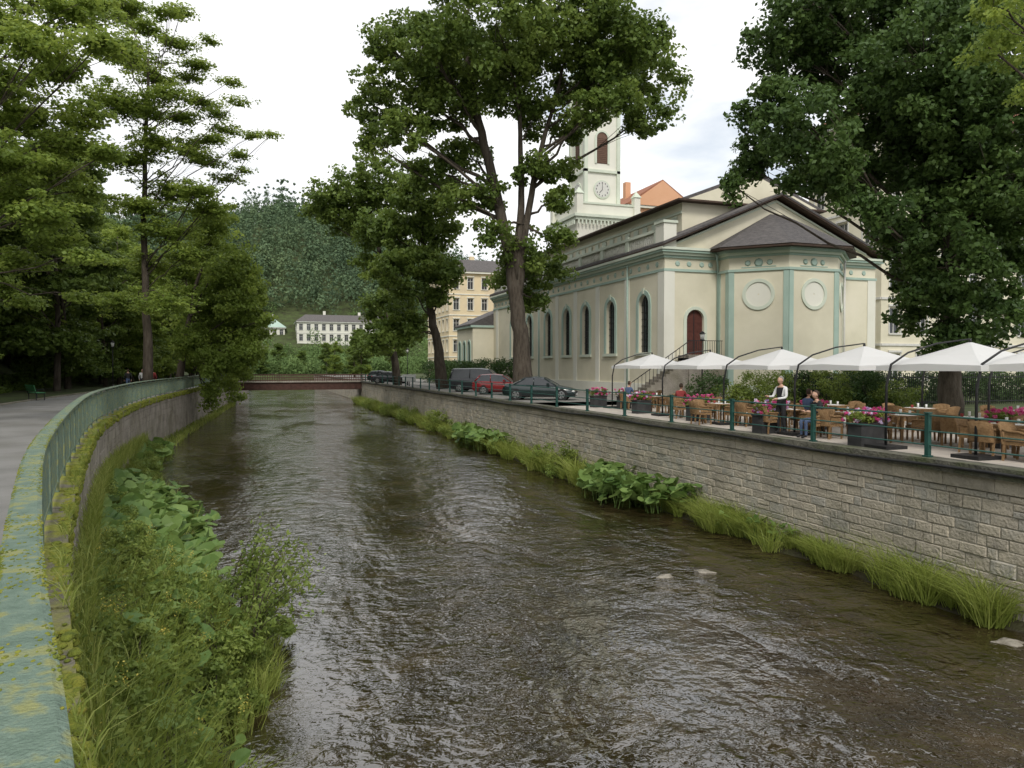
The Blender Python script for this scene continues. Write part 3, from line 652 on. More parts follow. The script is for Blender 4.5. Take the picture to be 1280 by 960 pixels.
for t in (1.0,1.9,2.9,3.6,14.7,15.8,17): g.tube([(t,-.001,9.08),(t,-.05,9.08)],[.2,.14],8,0)
g.box(-.1,.25,.9,LEN,10.13,10.38,1); g.box(-.15,.3,.9,LEN,11.3,11.5,1)
for k in range(int(LEN/.3)-3):
    if (k%14)!=0: g.cyl(.08,1.1+k*.3,10.38,11.3,.075,6,6)
    else: g.box(-.12,.28,.8+k*.3,1.25+k*.3,10.38,11.6,1)
g.box(-.22,.75,-.25,.85,10.13,11.75,6); g.box(-.3,.83,-.33,.93,11.75,11.92,1)
for (x,y) in [(-.1,5.1),(-.1,23.2)]: g.tube([(x,y,0),(x,y,9.6)],.07,8,0)
g.obj('trim_and_windows',[mTrimG,mTrimL,mGlass,mFrameW,mDoor,mIron,mWallL],CH)
g=G(); A0=10.13; AP=14.0; cx=W_/2
g.prism([(.0,A0),(W_,A0),(cx,AP)],.05,.45,0,axis='y')
def rake(x0,z0,x1,z1,y0,y1,th,mat): 
    V=[(x0,y0,z0),(x1,y0,z1),(x1,y1,z1),(x0,y1,z0),(x0,y0,z0+th),(x1,y0,z1+th),(x1,y1,z1+th),(x0,y1,z0+th)]
    g.add(V,[(0,3,2,1),(4,5,6,7),(0,1,5,4),(1,2,6,5),(2,3,7,6),(3,0,4,7)],mat)
rake(-.5,A0+.0,cx,AP+.12,-.62,LEN,.1,1); rake(W_+.5,A0+.0,cx,AP+.12,-.62,LEN,.1,1)
rake(-.5,A0-.0+.103,cx,AP+.225,-.66,LEN,.16,2); rake(W_+.5,A0+.103,cx,AP+.225,-.66,LEN,.16,2)
rake(.9,A0+.25,cx,AP-.22,-.05,.045,.14,3); rake(W_-.9,A0+.25,cx,AP-.22,-.05,.045,.14,3)
g.box(3.2,W_-3.2,3.0,LEN-.1,A0,14.1,0); g.box(3.12,3.195,3.0,LEN-.1,13.2,13.4,3)
for k in range(24): g.box(3.1,3.19,3.6+k*1.45,4.3+k*1.45,12.6,13.1,3)
g.prism([(2.6,14.1),(W_-2.6,14.1),(cx,16.6)],2.4,LEN,2,axis='y'); g.box(2.5,W_-2.5,2.3,LEN,14.0,14.13,1)
g.prism([(3.3,14.13),(W_-3.3,14.13),(cx,16.3)],2.38,2.399,0,axis='y')
g.obj('roof_and_pediment',[mWallC,mDarkWood,mSlate,mTrimL],CH)
g=G(); ap=[(4.2,-.0),(4.2,-1.3),(6.9,-4.0),(10.9,-4.0),(13.9,-1.3),(13.9,0)]
def inset(pts,d,c=(9.05,0)):
    out=[]
    for (x,y) in pts:
        vx,vy=x-c[0],y-c[1]; L_=math.hypot(vx,vy); yy_=y+vy/L_*d if y<-.01 else y
        out.append((x+vx/L_*d,yy_))
    return out
g.prism(ap,-.3,9.4,0); g.prism(inset(ap,.14),-.3,.85,1); g.prism(inset(ap,.1),8.45,8.62,2); g.prism(inset(ap,.06),9.4,9.55,2); g.prism(inset(ap,.22),9.55,9.72,1); g.prism(inset(ap,.4),9.72,9.9,2); g.prism(inset(ap,.95),9.9,10.06,3)
E=inset(ap,1.0); V=[(x,y,10.06) for x,y in E]+[(9.05-.6,-.1,12.9),(9.05+.6,-.1,12.9)]
for f in [(0,1,6),(1,2,6),(3,4,7),(4,5,7)]: g.add(V,[f],4)
g.add(V,[(2,3,7,6)],4)
fs=[(ap[i],ap[i+1]) for i in range(5)]
for i,(a,b) in enumerate(fs):
    a=np.array(a);b=np.array(b); d=b-a; L_=np.linalg.norm(d); d/=L_; nrm=np.array([d[1],-d[0]]); 
    if nrm@(a-np.array([9.05,0]))<0: nrm=-nrm
    ang=math.atan2(d[1],d[0]); T=Matrix.Translation((a[0],a[1],0))@Matrix.Rotation(ang,4,'Z')
    sgn=1 if (nrm@np.array([-math.sin(ang),math.cos(ang)]))>0 else -1
    g.tf=T
    def bx(x0,x1,o,z0,z1,m): g.box(x0,x1,*( (.001,o) if sgn>0 else (-o,-.001)),z0,z1,m)
    bx(0.0,.34,.05,.85,8.44,2); bx(L_-.34,L_,.05,.85,8.44,2)
    if L_>2.5:
        c=L_/2; cz=6.9; R_=.82
        an=np.linspace(0,2*math.pi,28,endpoint=False)
        ring(g,[(c+R_*math.cos(q),cz+R_*math.sin(q)) for q in an],[(c+(R_+.22)*math.cos(q),cz+(R_+.22)*math.sin(q)) for q in an],.001*sgn,.08*sgn,'y',1,True)
        ring(g,[(c+.05*math.cos(q),cz+.05*math.sin(q)) for q in an],[(c+R_*math.cos(q),cz+R_*math.sin(q)) for q in an],.001*sgn,.02*sgn,'y',5,True)
        for zz in (c-.7,c,c+.7):
            s=.3 if zz==c else .2; g.tube([(zz,.001*sgn,9.0),(zz,.07*sgn,9.0)],[s,s*.6],8,2)
        bx(c-1.1,c+1.1,.03,8.7,8.76,2)
    g.tf=None
g.tube([(4.12,-.12,0),(4.12,-.12,8.9),(3.7,-.6,9.75)],.075,8,2); g.tube([(13.0,-2.35,0),(13.0,-2.35,9.5)],.07,8,6)
g.obj('apse',[mWallC,mTrimL,mTrimG,mDarkWood,mSlate,mWallL,mFrameW],CH)
g=G()
for k in range(16): g.box(.8-(k*.28)+.2,.8-(k*.28)+.48,-1.4,-.13,0,2.85-k*.178-.18,0)
g.box(1.0,3.6,-1.5,-.13,0,2.86,0)
for k in range(19): x=1.02+k*.14; g.box(x-.012,x+.012,-1.46,-1.436,2.87,3.8,1)
g.box(1.0,3.6,-1.48,-1.42,3.8,3.84,1)
for k in range(16):
    x=.9-k*.28; z=2.7-k*.178; g.box(x-.012,x+.012,-1.4,-1.376,z,z+1.0,1)
g.tube([(1.0,-1.4,3.75),(-3.4,-1.4,.95)],.03,6,1)
g.obj('entrance_stair',[mConc,mIron],CH)
g=G(); TC=sight(742,400,83); tx,ty=TC[0]-26.08,TC[1]-43.9
def tb(h,z0,z1,m,): g.box(tx-h,tx+h,ty-h,ty+h,z0,z1,m)
tb(3.7,8,17.6,0); tb(3.95,17.6,17.9,1); tb(4.15,17.905,18.2,1); tb(3.4,18.2,19.4,0); tb(3.5,19.4,19.6,1)
for sx in (-1,1):
    for sy in (-1,1): g.box(tx+sx*3.4-.35,tx+sx*3.4+.35,ty+sy*3.4-.35,ty+sy*3.4+.35,18.25,20.4,0); g.prism([(tx+sx*3.4-.45,ty+sy*3.4-.45),(tx+sx*3.4+.45,ty+sy*3.4-.45),(tx+sx*3.4+.45,ty+sy*3.4+.45),(tx+sx*3.4-.45,ty+sy*3.4+.45)],20.4,21.1,1,topscale=.05)
for k in range(18): g.box(tx-3.75+k*.43,tx-3.6+k*.43,ty-4.1,ty-3.96,17.1,17.55,1); g.box(tx-4.1,tx-3.96,ty-3.75+k*.43,ty-3.6+k*.43,17.1,17.55,1)
tb(1.95,19.4,34,0)
for (z0,z1,h) in ((23.2,23.5,2.15),(29.5,29.7,2.1),(33.7,34.1,2.3)): tb(h,z0,z1,1)
for sx in (-1,1):
    for sy in (-1,1): g.box(tx+sx*1.95-.2,tx+sx*1.95+.2,ty+sy*1.95-.2,ty+sy*1.95+.2,19.6,33.69,1)
for ax in (0,1):
    Tm=Matrix.Translation((tx,ty,0))@Matrix.Rotation(-ax*math.pi/2,4,'Z'); g.tf=Tm
    y0=-1.95
    g.tube([(0,y0-.001,21.4),(0,y0-.1,21.4)],[1.0,1.0],28,1); g.tube([(0,y0-.101,21.4),(0,y0-.13,21.4)],[.86,.86],28,2)
    for k in range(12):
        a=k*math.pi/6; c=(.7*math.sin(a),21.4+.7*math.cos(a)); g.box(c[0]-.04,c[0]+.04,y0-.145,y0-.131,c[1]-.08,c[1]+.08,3)
    g.add([(-.04,y0-.15,21.35),(.04,y0-.15,21.35),(-.3,y0-.15,20.98),(-.36,y0-.15,21.02)],[(0,1,2,3)],3); g.add([(-.03,y0-.152,21.3),(.03,y0-.152,21.3),(.02,y0-.152,22.05),(-.02,y0-.152,22.05)],[(0,1,2,3)],3)
    for (z0,z1) in ((24.2,27.6),(30.2,32.6)):
        g.prism(arch(0,z0,z1,1.3),y0-.03,y0-.002,4,axis='y')
        a=arch(0,z0,z1,1.3)[1:]+[(-.65,z0)]; b=arch(0,z0,z1+.2,1.75)[1:]+[(-.875,z0)]; ring(g,a,b,y0-.002,y0-.12,'y',1)
        for k in range(14): g.box(-.6,.6,y0-.07,y0-.031,z0+.1+k*.2,z0+.16+k*.2,4,.1)
    g.tf=None
g.prism([(tx-2.3,ty-2.3),(tx+2.3,ty-2.3),(tx+2.3,ty+2.3),(tx-2.3,ty+2.3)],34.1,41,5,topscale=.03)
mLouv=M('louvre_brown',[(.12,.07,.05),(.17,.10,.07)],.7,4)
g.obj('bell_tower',[mWallL,mTrimL,mFrameW,mIron,mLouv,mTrimG],CH)
g=G(); g.box(-2.5,6,LEN+.05,LEN+7,0,6.6,0); g.box(-2.75,6.2,LEN-.1,LEN+7.2,6.6,6.85,1); g.prism([(-2.8,6.85),(6.2,6.85),(6.2,7.0),(1.7,9.0),(-2.8,7.0)],LEN,LEN+7.1,2,axis='y')
for k in range(3):
    cy=LEN+1.4+k*2.1; g.prism(arch(cy,2.4,5.0,.9),-2.53,-2.502,3,axis='x'); a=arch(cy,2.4,5.0,.9)[1:]+[(cy-.45,2.4)]; b=arch(cy,2.4,5.2,1.3)[1:]+[(cy-.65,2.4)]; ring(g,a,b,-2.502,-2.6,'x',1)
g.obj('annex',[mWallC,mTrimG,mSlate,mGlass],CH)
# ---------------------------------------------------------------- buildings
def facade(g,o,u,w,h,cols,rows,ww,wh,sill=1.0,z0=0,mw=0,mt=1,mg=2,mf=3,cut=.22,trim=True):
    u=np.array(u,float); n=np.array([u[1],-u[0]]); o=np.array(o,float)
    def p(s,d,z): q=o+u*s+n*d; return (q[0],q[1],z)
    def quad(s0,s1,zz0,zz1,d,m): g.add([p(s0,d,zz0),p(s1,d,zz0),p(s1,d,zz1),p(s0,d,zz1)],[(0,1,2,3)],m)
    def bx(s0,s1,d0,d1,zz0,zz1,m): g.add([p(s0,d0,zz0),p(s1,d0,zz0),p(s1,d1,zz0),p(s0,d1,zz0),p(s0,d0,zz1),p(s1,d0,zz1),p(s1,d1,zz1),p(s0,d1,zz1)],[(0,1,2,3),(7,6,5,4),(3,2,6,7),(1,5,6,2),(0,3,7,4),(0,4,5,1)],m)
    cw=w/cols; rh=h/rows
    for r in range(rows):
        zb=z0+r*rh; quad(0,w,zb,zb+sill,0,mw); quad(0,w,zb+sill+wh,zb+rh,0,mw)
        for c in range(cols):
            s=c*cw; a=s+(cw-ww)/2; b=a+ww; za,zt=zb+sill,zb+sill+wh
            quad(s,a,za,zt,0,mw); quad(b,s+cw,za,zt,0,mw)
            g.add([p(a,0,za),p(a,-cut,za),p(a,-cut,zt),p(a,0,zt)],[(0,1,2,3)],mw); g.add([p(b,0,za),p(b,-cut,za),p(b,-cut,zt),p(b,0,zt)],[(3,2,1,0)],mw)
            g.add([p(a,0,za),p(b,0,za),p(b,-cut,za),p(a,-cut,za)],[(0,1,2,3)],mt); g.add([p(a,0,zt),p(b,0,zt),p(b,-cut,zt),p(a,-cut,zt)],[(3,2,1,0)],mw)
            quad(a,b,za,zt,-cut,mg)
            f=.07; bx(a,a+f,-cut+.005,-cut+.06,za,zt,mf); bx(b-f,b,-cut+.005,-cut+.06,za,zt,mf); bx((a+b)/2-.03,(a+b)/2+.03,-cut+.005,-cut+.055,za,zt,mf); bx(a+f,b-f,-cut+.005,-cut+.05,za+wh*.66,za+wh*.66+.07,mf); bx(a+f,b-f,-cut+.005,-cut+.05,zt-f,zt,mf)
            if trim:
                bx(a-.14,b+.14,.002,.12,za-.14,za-.01,mt); bx(a-.16,b+.16,.002,.14,zt+.12,zt+.3,mt); bx(a-.13,a-.01,.002,.05,za,zt+.11,mt); bx(b+.01,b+.13,.002,.05,za,zt+.11,mt)
        if r>0: bx(0,w,.003,.1,zb-.1,zb+.1,mt)
    bx(-.3,w+.3,.003,.5,z0+h,z0+h+.35,mt)
def building(name,x,y,w,d,h,cols,dc,rows,wall,trim,roof,rh=3,rz=0,ww=1.1,wh=1.8,z0=0,gable=False):
    e=empty(name,(x,y,z0),rz); g=G()
    facade(g,(0,0),(1,0),w,h,cols,rows,ww,wh); facade(g,(0,d),(0,-1),d,h,dc,rows,ww,wh); facade(g,(w,0),(0,1),d,h,dc,rows,ww,wh)
    g.add([(w,d,0),(0,d,0),(0,d,h),(w,d,h)],[(0,1,2,3)],0)
    g.obj('facades',[wall,trim,mGlass,mFrameW],e)
    g=G(); ov=.6
    if gable:
        g.prism([(-ov,h+.36),(w+ov,h+.36),(w/2,h+.36+rh)],-ov,d+ov,0,axis='y'); g.prism([(0,h+.36),(w,h+.36),(w/2,h+.2+rh)],-ov-.05,-ov-.01,1,axis='y')
    else:
        V=[(-ov,-ov,h+.36),(w+ov,-ov,h+.36),(w+ov,d+ov,h+.36),(-ov,d+ov,h+.36),(rh,rh,h+rh),(w-rh,rh,h+rh),(w-rh,d-rh,h+rh),(rh,d-rh,h+rh)]
        g.add(V,[(0,1,5,4),(1,2,6,5),(2,3,7,6),(3,0,4,7),(4,5,6,7),(3,2,1,0)],0)
    g.box(w*.3,w*.3+.9,d*.5,d*.5+.9,h+.4,h+rh+1.6,1); g.box(w*.7,w*.7+.9,d*.5,d*.5+.9,h+.4,h+rh+1.4,1)
    g.obj('roof',[roof,wall],e); return e
building('ochre_hotel',34,134,22,18,19.5,8,6,5,mYellow,mWallL,mSlate,3,wh=2.1)
building('orange_house',52,98,11,14,25.6,4,5,7,mOrange,mWallL,mTile,4,gable=True)
building('cream_apartment_house',51,50,34,9,24,11,3,6,mWallC,mFrameW,mTile,3.5,ww=1.2,wh=2.2)
building('white_hotel',14,276,32,13,19,12,4,5,mWallL,mFrameW,mSlate,3,z0=-1,wh=2.2,ww=1.3)
building('white_hotel',-4,283,14,12,17,6,4,5,mWallL,mFrameW,mTrimG,4,z0=-1,wh=2.0,ww=1.2)
# ---------------------------------------------------------------- bridge
BR=empty('footbridge',(0,110,0)); g=G(); l=float(xl(110))
for dy in (-1.6,1.6):
    g.box(l-1,XR+1,dy-.12,dy+.12,-1.15,-.2,0); g.box(l-1,XR+1,dy-.25,dy+.25,-1.2,-1.151,0); g.box(l-1,XR+1,dy-.25,dy+.25,-.199,-.15,0)
    for k in range(18): x=l+k*1.0; g.box(x-.04,x+.04,dy-.23,dy+.23,-1.15,-.2,0)
    for k in range(60): x=l-.5+k*.32; g.box(x-.025,x+.025,dy-.02,dy+.02,.0,.85,0)
    g.box(l-1,XR+1,dy-.05,dy+.05,.85,.97,0); g.box(l-1,XR+1,dy-.03,dy+.03,.1,.2,0); g.box(l-1,XR+1,dy-.03,dy+.03,.45,.53,0)
g.box(l-1,XR+1,-1.9,1.9,-.149,-.0,1); g.obj('deck_and_girders',[mRust,mConc],BR)
# ---------------------------------------------------------------- cars
def car(name,loc,rz,paint,kind='sedan'):
    g=G()
    if kind=='sedan': L_,W2=4.6,.9; st=[(0,.32,.5,.62),(.06,.22,.66,.76),(.3,.2,.74,.84),(.9,.2,.86,.89),(1.35,.2,.93,.9),(2.3,.2,.95,.9),(3.4,.2,.97,.9),(3.95,.22,.99,.88),(4.45,.26,.98,.82),(4.58,.34,.8,.74)]; gh=[(1.15,.9,.02),(1.95,1.38,.0),(2.5,1.44,0),(3.15,1.4,0),(4.0,.98,.02)]
    elif kind=='hatch': L_,W2=4.1,.87; st=[(0,.32,.5,.62),(.06,.22,.68,.76),(.3,.2,.8,.83),(.9,.2,.93,.87),(1.3,.2,.98,.87),(2.3,.2,1.0,.87),(3.4,.2,1.02,.87),(3.9,.24,1.02,.82),(4.08,.34,.8,.76)]; gh=[(1.1,.96,.02),(1.8,1.45,0),(2.5,1.52,0),(3.5,1.46,0),(3.95,1.02,.02)]
    else: L_,W2=4.9,.96; st=[(0,.34,.6,.7),(.06,.24,.85,.84),(.3,.22,1.0,.92),(.8,.22,1.14,.95),(1.2,.22,1.18,.96),(3,.22,1.2,.96),(4.6,.24,1.2,.95),(4.88,.3,1.15,.92)]; gh=[(.85,1.15,.02),(1.6,1.84,0),(2.4,1.93,0),(4.6,1.9,0),(4.86,1.2,.02)]
    V=[]
    for (x,zb,zt,w) in st:
        h=zt-zb
        for (yy_,zz) in ((0,zb),(w*.86,zb),(w*.98,zb+.1),(w,zb+h*.45),(w*.97,zb+h*.8),(w*.84,zt-.015),(w*.45,zt+.012),(0,zt+.02)): V.append((x,yy_,zz))
        for (yy_,zz) in ((-w*.45,zt+.012),(-w*.84,zt-.015),(-w*.97,zb+h*.8),(-w,zb+h*.45),(-w*.98,zb+.1),(-w*.86,zb)): V.append((x,yy_,zz))
    k=14; F=[(i*k+j,(i+1)*k+j,(i+1)*k+(j+1)%k,i*k+(j+1)%k) for i in range(len(st)-1) for j in range(k)]
    g.add(V,F,0,.5,True); g.add(V[:k],[list(range(k))],0); g.add(V[-k:],[list(range(k))[::-1]],0)
    V=[];zb=gh[0][1]
    for (x,z,_) in gh:
        f=(z-zb)/(max(q[1] for q in gh)-zb); w=W2*.86*(1-.2*f)
        V+=[(x,W2*.86 if z>zb+.1 else w,zb-.02),(x,w,z-.03),(x,w*.8,z),(x,-w*.8,z),(x,-w,z-.03),(x,-(W2*.86 if z>zb+.1 else w),zb-.02)]
    F=[(i*6+j,(i+1)*6+j,(i+1)*6+j+1,i*6+j+1) for i in range(len(gh)-1) for j in range(5)]
    g.add(V,F,1,.5,False)
    Vr=[]
    for (x,z,_) in gh[1:-1]:
        f=(z-zb)/(max(q[1] for q in gh)-zb); w=W2*.86*(1-.2*f); Vr+=[(x,w+.012,z-.07),(x,w*.82,z+.012),(x,0,z+.03),(x,-w*.82,z+.012),(x,-w-.012,z-.07)]
    g.add(Vr,[(i*5+j,(i+1)*5+j,(i+1)*5+j+1,i*5+j+1) for i in range(len(gh)-3) for j in range(4)],0,.5,True)
    for sy in (-1,1):
        zt=gh[1][1]; f=(zt-zb)/(max(q[1] for q in gh)-zb); w=W2*.86*(1-.2*f)
        g.tube([(gh[0][0]+.03,sy*W2*.86,zb),(gh[1][0],sy*(w+.01),zt-.03)],.035,5,0)
        zt=gh[-2][1]; g.tube([(gh[-1][0]-.05,sy*W2*.84,zb),(gh[-2][0],sy*(w+.01),zt-.03)],.06,5,0)
        xm=(gh[1][0]+gh[-2][0])/2+.05; g.tube([(xm,sy*(W2*.87),zb),(xm,sy*(w+.01),gh[2][1]-.05)],.035,5,0)
        g.box(gh[0][0]+.45,gh[0][0]+.6,sy*(W2+.05)-.09,sy*(W2+.05)+.09,zb+.02,zb+.16,0)
        for wx in (.85,L_-.9):
            r=.33 if kind!='van' else .35; y1=sy*(W2-.02)
            g.tube([(wx,y1-sy*.24,r),(wx,y1+sy*.012,r)],[r+.055,r+.055],20,4)
            g.tube([(wx,y1-sy*.2,r),(wx,y1+sy*.03,r)],[r,r],20,4); g.tube([(wx,y1+sy*.031,r),(wx,y1+sy*.04,r)],[r*.68,r*.64],14,5)
            for q in range(5): a=q*1.2566; g.tube([(wx+.09*math.cos(a+.6),y1+sy*.042,r+.09*math.sin(a+.6)),(wx+.2*math.cos(a+.6),y1+sy*.042,r+.2*math.sin(a+.6))],.028,4,4)
        zl=st[1][2]-.08; g.ellips((.16,sy*.62,zl-.02),(.14,.2,.075),2,10,6); g.ellips((L_-.1,sy*.66,st[-2][2]-.14),(.09,.18,.08),3,10,6)
        g.box(.9,L_-1,sy*(W2-.005)-.004,sy*(W2-.005)+.004,.28,.31,4)
    g.box(-.02,.05,-.42,.42,.42,.56,4); g.box(-.035,-.015,-.26,.26,.33,.43,6); g.box(L_-.03,L_+.005,-.26,.26,.5,.61,6)
    return g.obj(name,[paint,mGlass,mLampG,mTail,mTyre,mAlloy,mPlate],None,loc,rz)
R150=math.radians(150)
car('parked_car',(18.9,42.3,.01),R150,mCarBlk)
car('parked_car',(19.1,51.6,.01),R150,mCarRed,'hatch')
car('parked_van',(19.6,57.3,.01),R150,mCarGry,'van')
car('parked_car',(18,99,.01),R150,mCarBlk,'hatch'); car('parked_car',(18,92,.01),R150,mCarGry,'sedan')
# ---------------------------------------------------------------- hedges, shrubs by the church
g=G(); C=[]
for i in range(520): C.append((random.uniform(21,23.2),random.uniform(62,98),random.uniform(.2,2.6)))
clumps(g,C,.5,60,.16,1,1,.3); g.obj('hedge',[mBark,mLeafHedge])
for (px,D_,r,h) in [(885,37,1.3,2.0),(915,36,1.2,1.6),(960,36,1.6,2.6),(1000,37,1.4,2.2),(1040,36,1.4,2.0),(1085,35,1.3,2.8),(1120,34,1.2,1.8),(1065,38,1.2,3.2)]:
    p=sight(px,458,D_); bush('garden_shrub',[(p[0],p[1],0,r,h)],mLeafHedge if random.random()<.4 else mLeafShrub,.1,120)
g=G(); C=[]
for i in range(420):
    t=random.random(); C.append((26+t*22,31+random.uniform(-.5,.5)+t*1,random.uniform(.1,1.7)))
clumps(g,C,.42,70,.12,1,1,.3); g.obj('hedge',[mBark,mLeafHedge])
g=G()
for k in range(170): x=24.2+k*.14; g.box(x-.012,x+.012,29.5-.012,29.5+.012,.05,1.75,0)
for z in (.2,1.5): g.box(24,48,29.48,29.52,z,z+.05,0)
g.obj('iron_fence',[mIron])
# ---------------------------------------------------------------- parasols
def parasol_mesh():
    g=G(); h=1.5; V=[(0,0,2.72)]; edge=[]
    for i in range(8):
        a=i*math.pi/4+math.pi/4; r=h*(1.41 if i%2==0 else 1.0); edge.append((r*math.cos(a),r*math.sin(a)))
    for (x,y) in edge: V.append((x*.5,y*.5,2.38)); 
    for i,(x,y) in enumerate(edge): V.append((x,y,2.12+(.05 if i%2 else 0)))
    for (x,y) in edge: V.append((x*1.005,y*1.005,1.99))
    F3=[(0,1+i,1+(i+1)%8) for i in range(8)]; F4=[(1+i,9+i,9+(i+1)%8,1+(i+1)%8) for i in range(8)]+[(9+i,17+i,17+(i+1)%8,9+(i+1)%8) for i in range(8)]
    g.add(V,F3,0,.5); g.add(V,F4,0,.5)
    g.tube([(0,0,2.7),(0,0,2.8)],[.04,.03],8,1)
    for (x,y) in edge: g.tube([(0,0,2.66),(x*.5,y*.5,2.35),(x*.97,y*.97,2.1)],.012,4,1,cap=False)
    g.tube([(-1.75,.9,0),(-1.75,.9,1.6),(-1.66,.85,2.15),(-1.3,.67,2.45),(-.7,.36,2.68),(0,0,2.79),(0,0,2.75)],[.032,.032,.03,.026,.022,.018,.018],8,1)
    g.box(-2.1,-1.4,.55,1.25,.01,.09,1)
    return g.mesh('parasol',[mCan,mIron])
PM=parasol_mesh()
for (px,D_,r) in [(1212,18.6,.1),(1080,22.2,.05),(977,26.2,0),(888,31,.05),(815,37,.1),(1235,24.5,.0),(1330,21,.1),(1340,16.5,.1)]:
    p=sight(px,458,D_); place(PM,'parasol',(p[0],p[1],0),r-.1,None)
# ---------------------------------------------------------------- chairs and tables
def chair_mesh():
    g=G(); 
    for sx in (-1,1):
        g.box(sx*.25-.02,sx*.25+.02,.21,.25,0,.62,0); g.add([(sx*.25-.02,-.28,0),(sx*.25+.02,-.28,0),(sx*.25+.02,-.24,0),(sx*.25-.02,-.24,0),(sx*.25-.02,-.25,.45),(sx*.25+.02,-.25,.45),(sx*.25+.02,-.2,.45),(sx*.25-.02,-.2,.45)],[(0,1,5,4),(1,2,6,5),(2,3,7,6),(3,0,4,7)],0)
        g.tube([(sx*.27,.24,.62),(sx*.285,.1,.66),(sx*.285,-.12,.66),(sx*.27,-.27,.68)],.028,6,0)
        g.box(sx*.27-.012,sx*.27+.012,-.22,.2,.46,.64,0)
    g.box(-.26,.26,-.25,.26,.36,.44,0); g.box(-.24,.24,-.22,.24,.442,.48,1)
    V=[]
    for i in range(7):
        t=-1+i/3; x=.28*t; y=-.25-.06*(1-t*t)
        for (dz,dy) in ((.38,0),(.65,-.04),(.86-.04*t*t,-.1)): V+=[(x,y+dy,dz),(x,y+dy-.03,dz)]
    F=[]
    for i in range(6):
        for j in range(2):
            a=i*6+j*2; b=a+6; F+=[(a,b,b+2,a+2),(a+1,a+3,b+3,b+1)]
        a=i*6+4; F.append((a,a+6,a+7,a+1))
    F+=[(0,2,3,1),(2,4,5,3),(36,37,39,38),(38,39,41,40)]
    g.add(V,F,0,.5,True)
    return g.mesh('wicker_chair',[mWicker,mCloth])
CM=chair_mesh()
def table_mesh():
    g=G(); g.box(-.4,.4,-.4,.4,.71,.745,0)
    for sx in(-1,1):
        for sy in (-1,1): g.box(sx*.35-.022,sx*.35+.022,sy*.35-.022,sy*.35+.022,0,.709,0)
    g.box(-.2,.2,-.4,.4,.746,.75,1); g.cyl(.2,.1,.746,.752,.11,12,1); g.cyl(-.2,-.12,.746,.752,.11,12,1); g.cyl(0,.05,.751,.9,.03,8,2,.035); g.cyl(.12,-.15,.751,.87,.028,8,2,.035); g.cyl(-.08,.2,.751,.84,.04,8,3)
    return g.mesh('cafe_table',[mWicker,mCloth,mLampG,mRedC])
TM=table_mesh()
def setat(px,D_,rz,n=4):
    p=sight(px,458,D_); place(TM,'cafe_table',(p[0],p[1],.006),rz)
    for k in range(n):
        a=rz+k*math.pi/2+random.uniform(-.15,.15); rr=.72+random.random()*.12
        place(CM,'wicker_chair',(p[0]+rr*math.sin(a)*1,p[1]-rr*math.cos(a),.006),a)
for q in [(1262,17.3,.1,4),(1215,19.6,.3,4),(1128,20.6,.0,4),(1062,21.8,.1,4),(985,23.4,.2,4),(958,26,.1,4),(900,27,.1,4),(868,30,.0,4),(822,33.5,.2,4),(800,38,0,4),(1150,24,.2,4),(1040,26,.1,4),(1275,22.5,0,4),(1330,15.5,0,3)]: setat(*q)
def planter(px,D_,white,w=.9):
    p=sight(px,458,D_); g=G(); g.box(-w/2,w/2,-.2,.2,0,.55,0); g.box(-w/2-.02,w/2+.02,-.22,.22,.55,.6,0)
    k=int(26*w); cs=np.stack([rng.uniform(-w/2-.08,w/2+.08,k),rng.uniform(-.22,.22,k),rng.uniform(.66,.88,k)],1)
    clumps(g,cs,.13,60,.07,1,.8,.5); 
    cs=np.stack([rng.uniform(-w/2-.14,w/2+.14,k*2),rng.uniform(-.3,.3,k*2),rng.uniform(.66,1.0,k*2)],1)
    clumps(g,cs,.06,28,.055,2,.8,.3)
    if white: clumps(g,cs[::2]+rng.normal(size=cs[::2].shape)*.05,.06,28,.055,3,.8,.3)
    g.obj('flower_planter',[mPot,mLeafShrub,mFlowerP,mFlowerW],None,(p[0],p[1],.006),.2)
for q in [(1255,19.2,False,1.1),(1085,19.6,True,1.1),(962,23.2,True,1.1),(873,28.5,False,.9),(802,33,True,.8),(748,38,False,.8),(780,37,True,.6),(1020,24.5,False,.8)]: planter(*q)
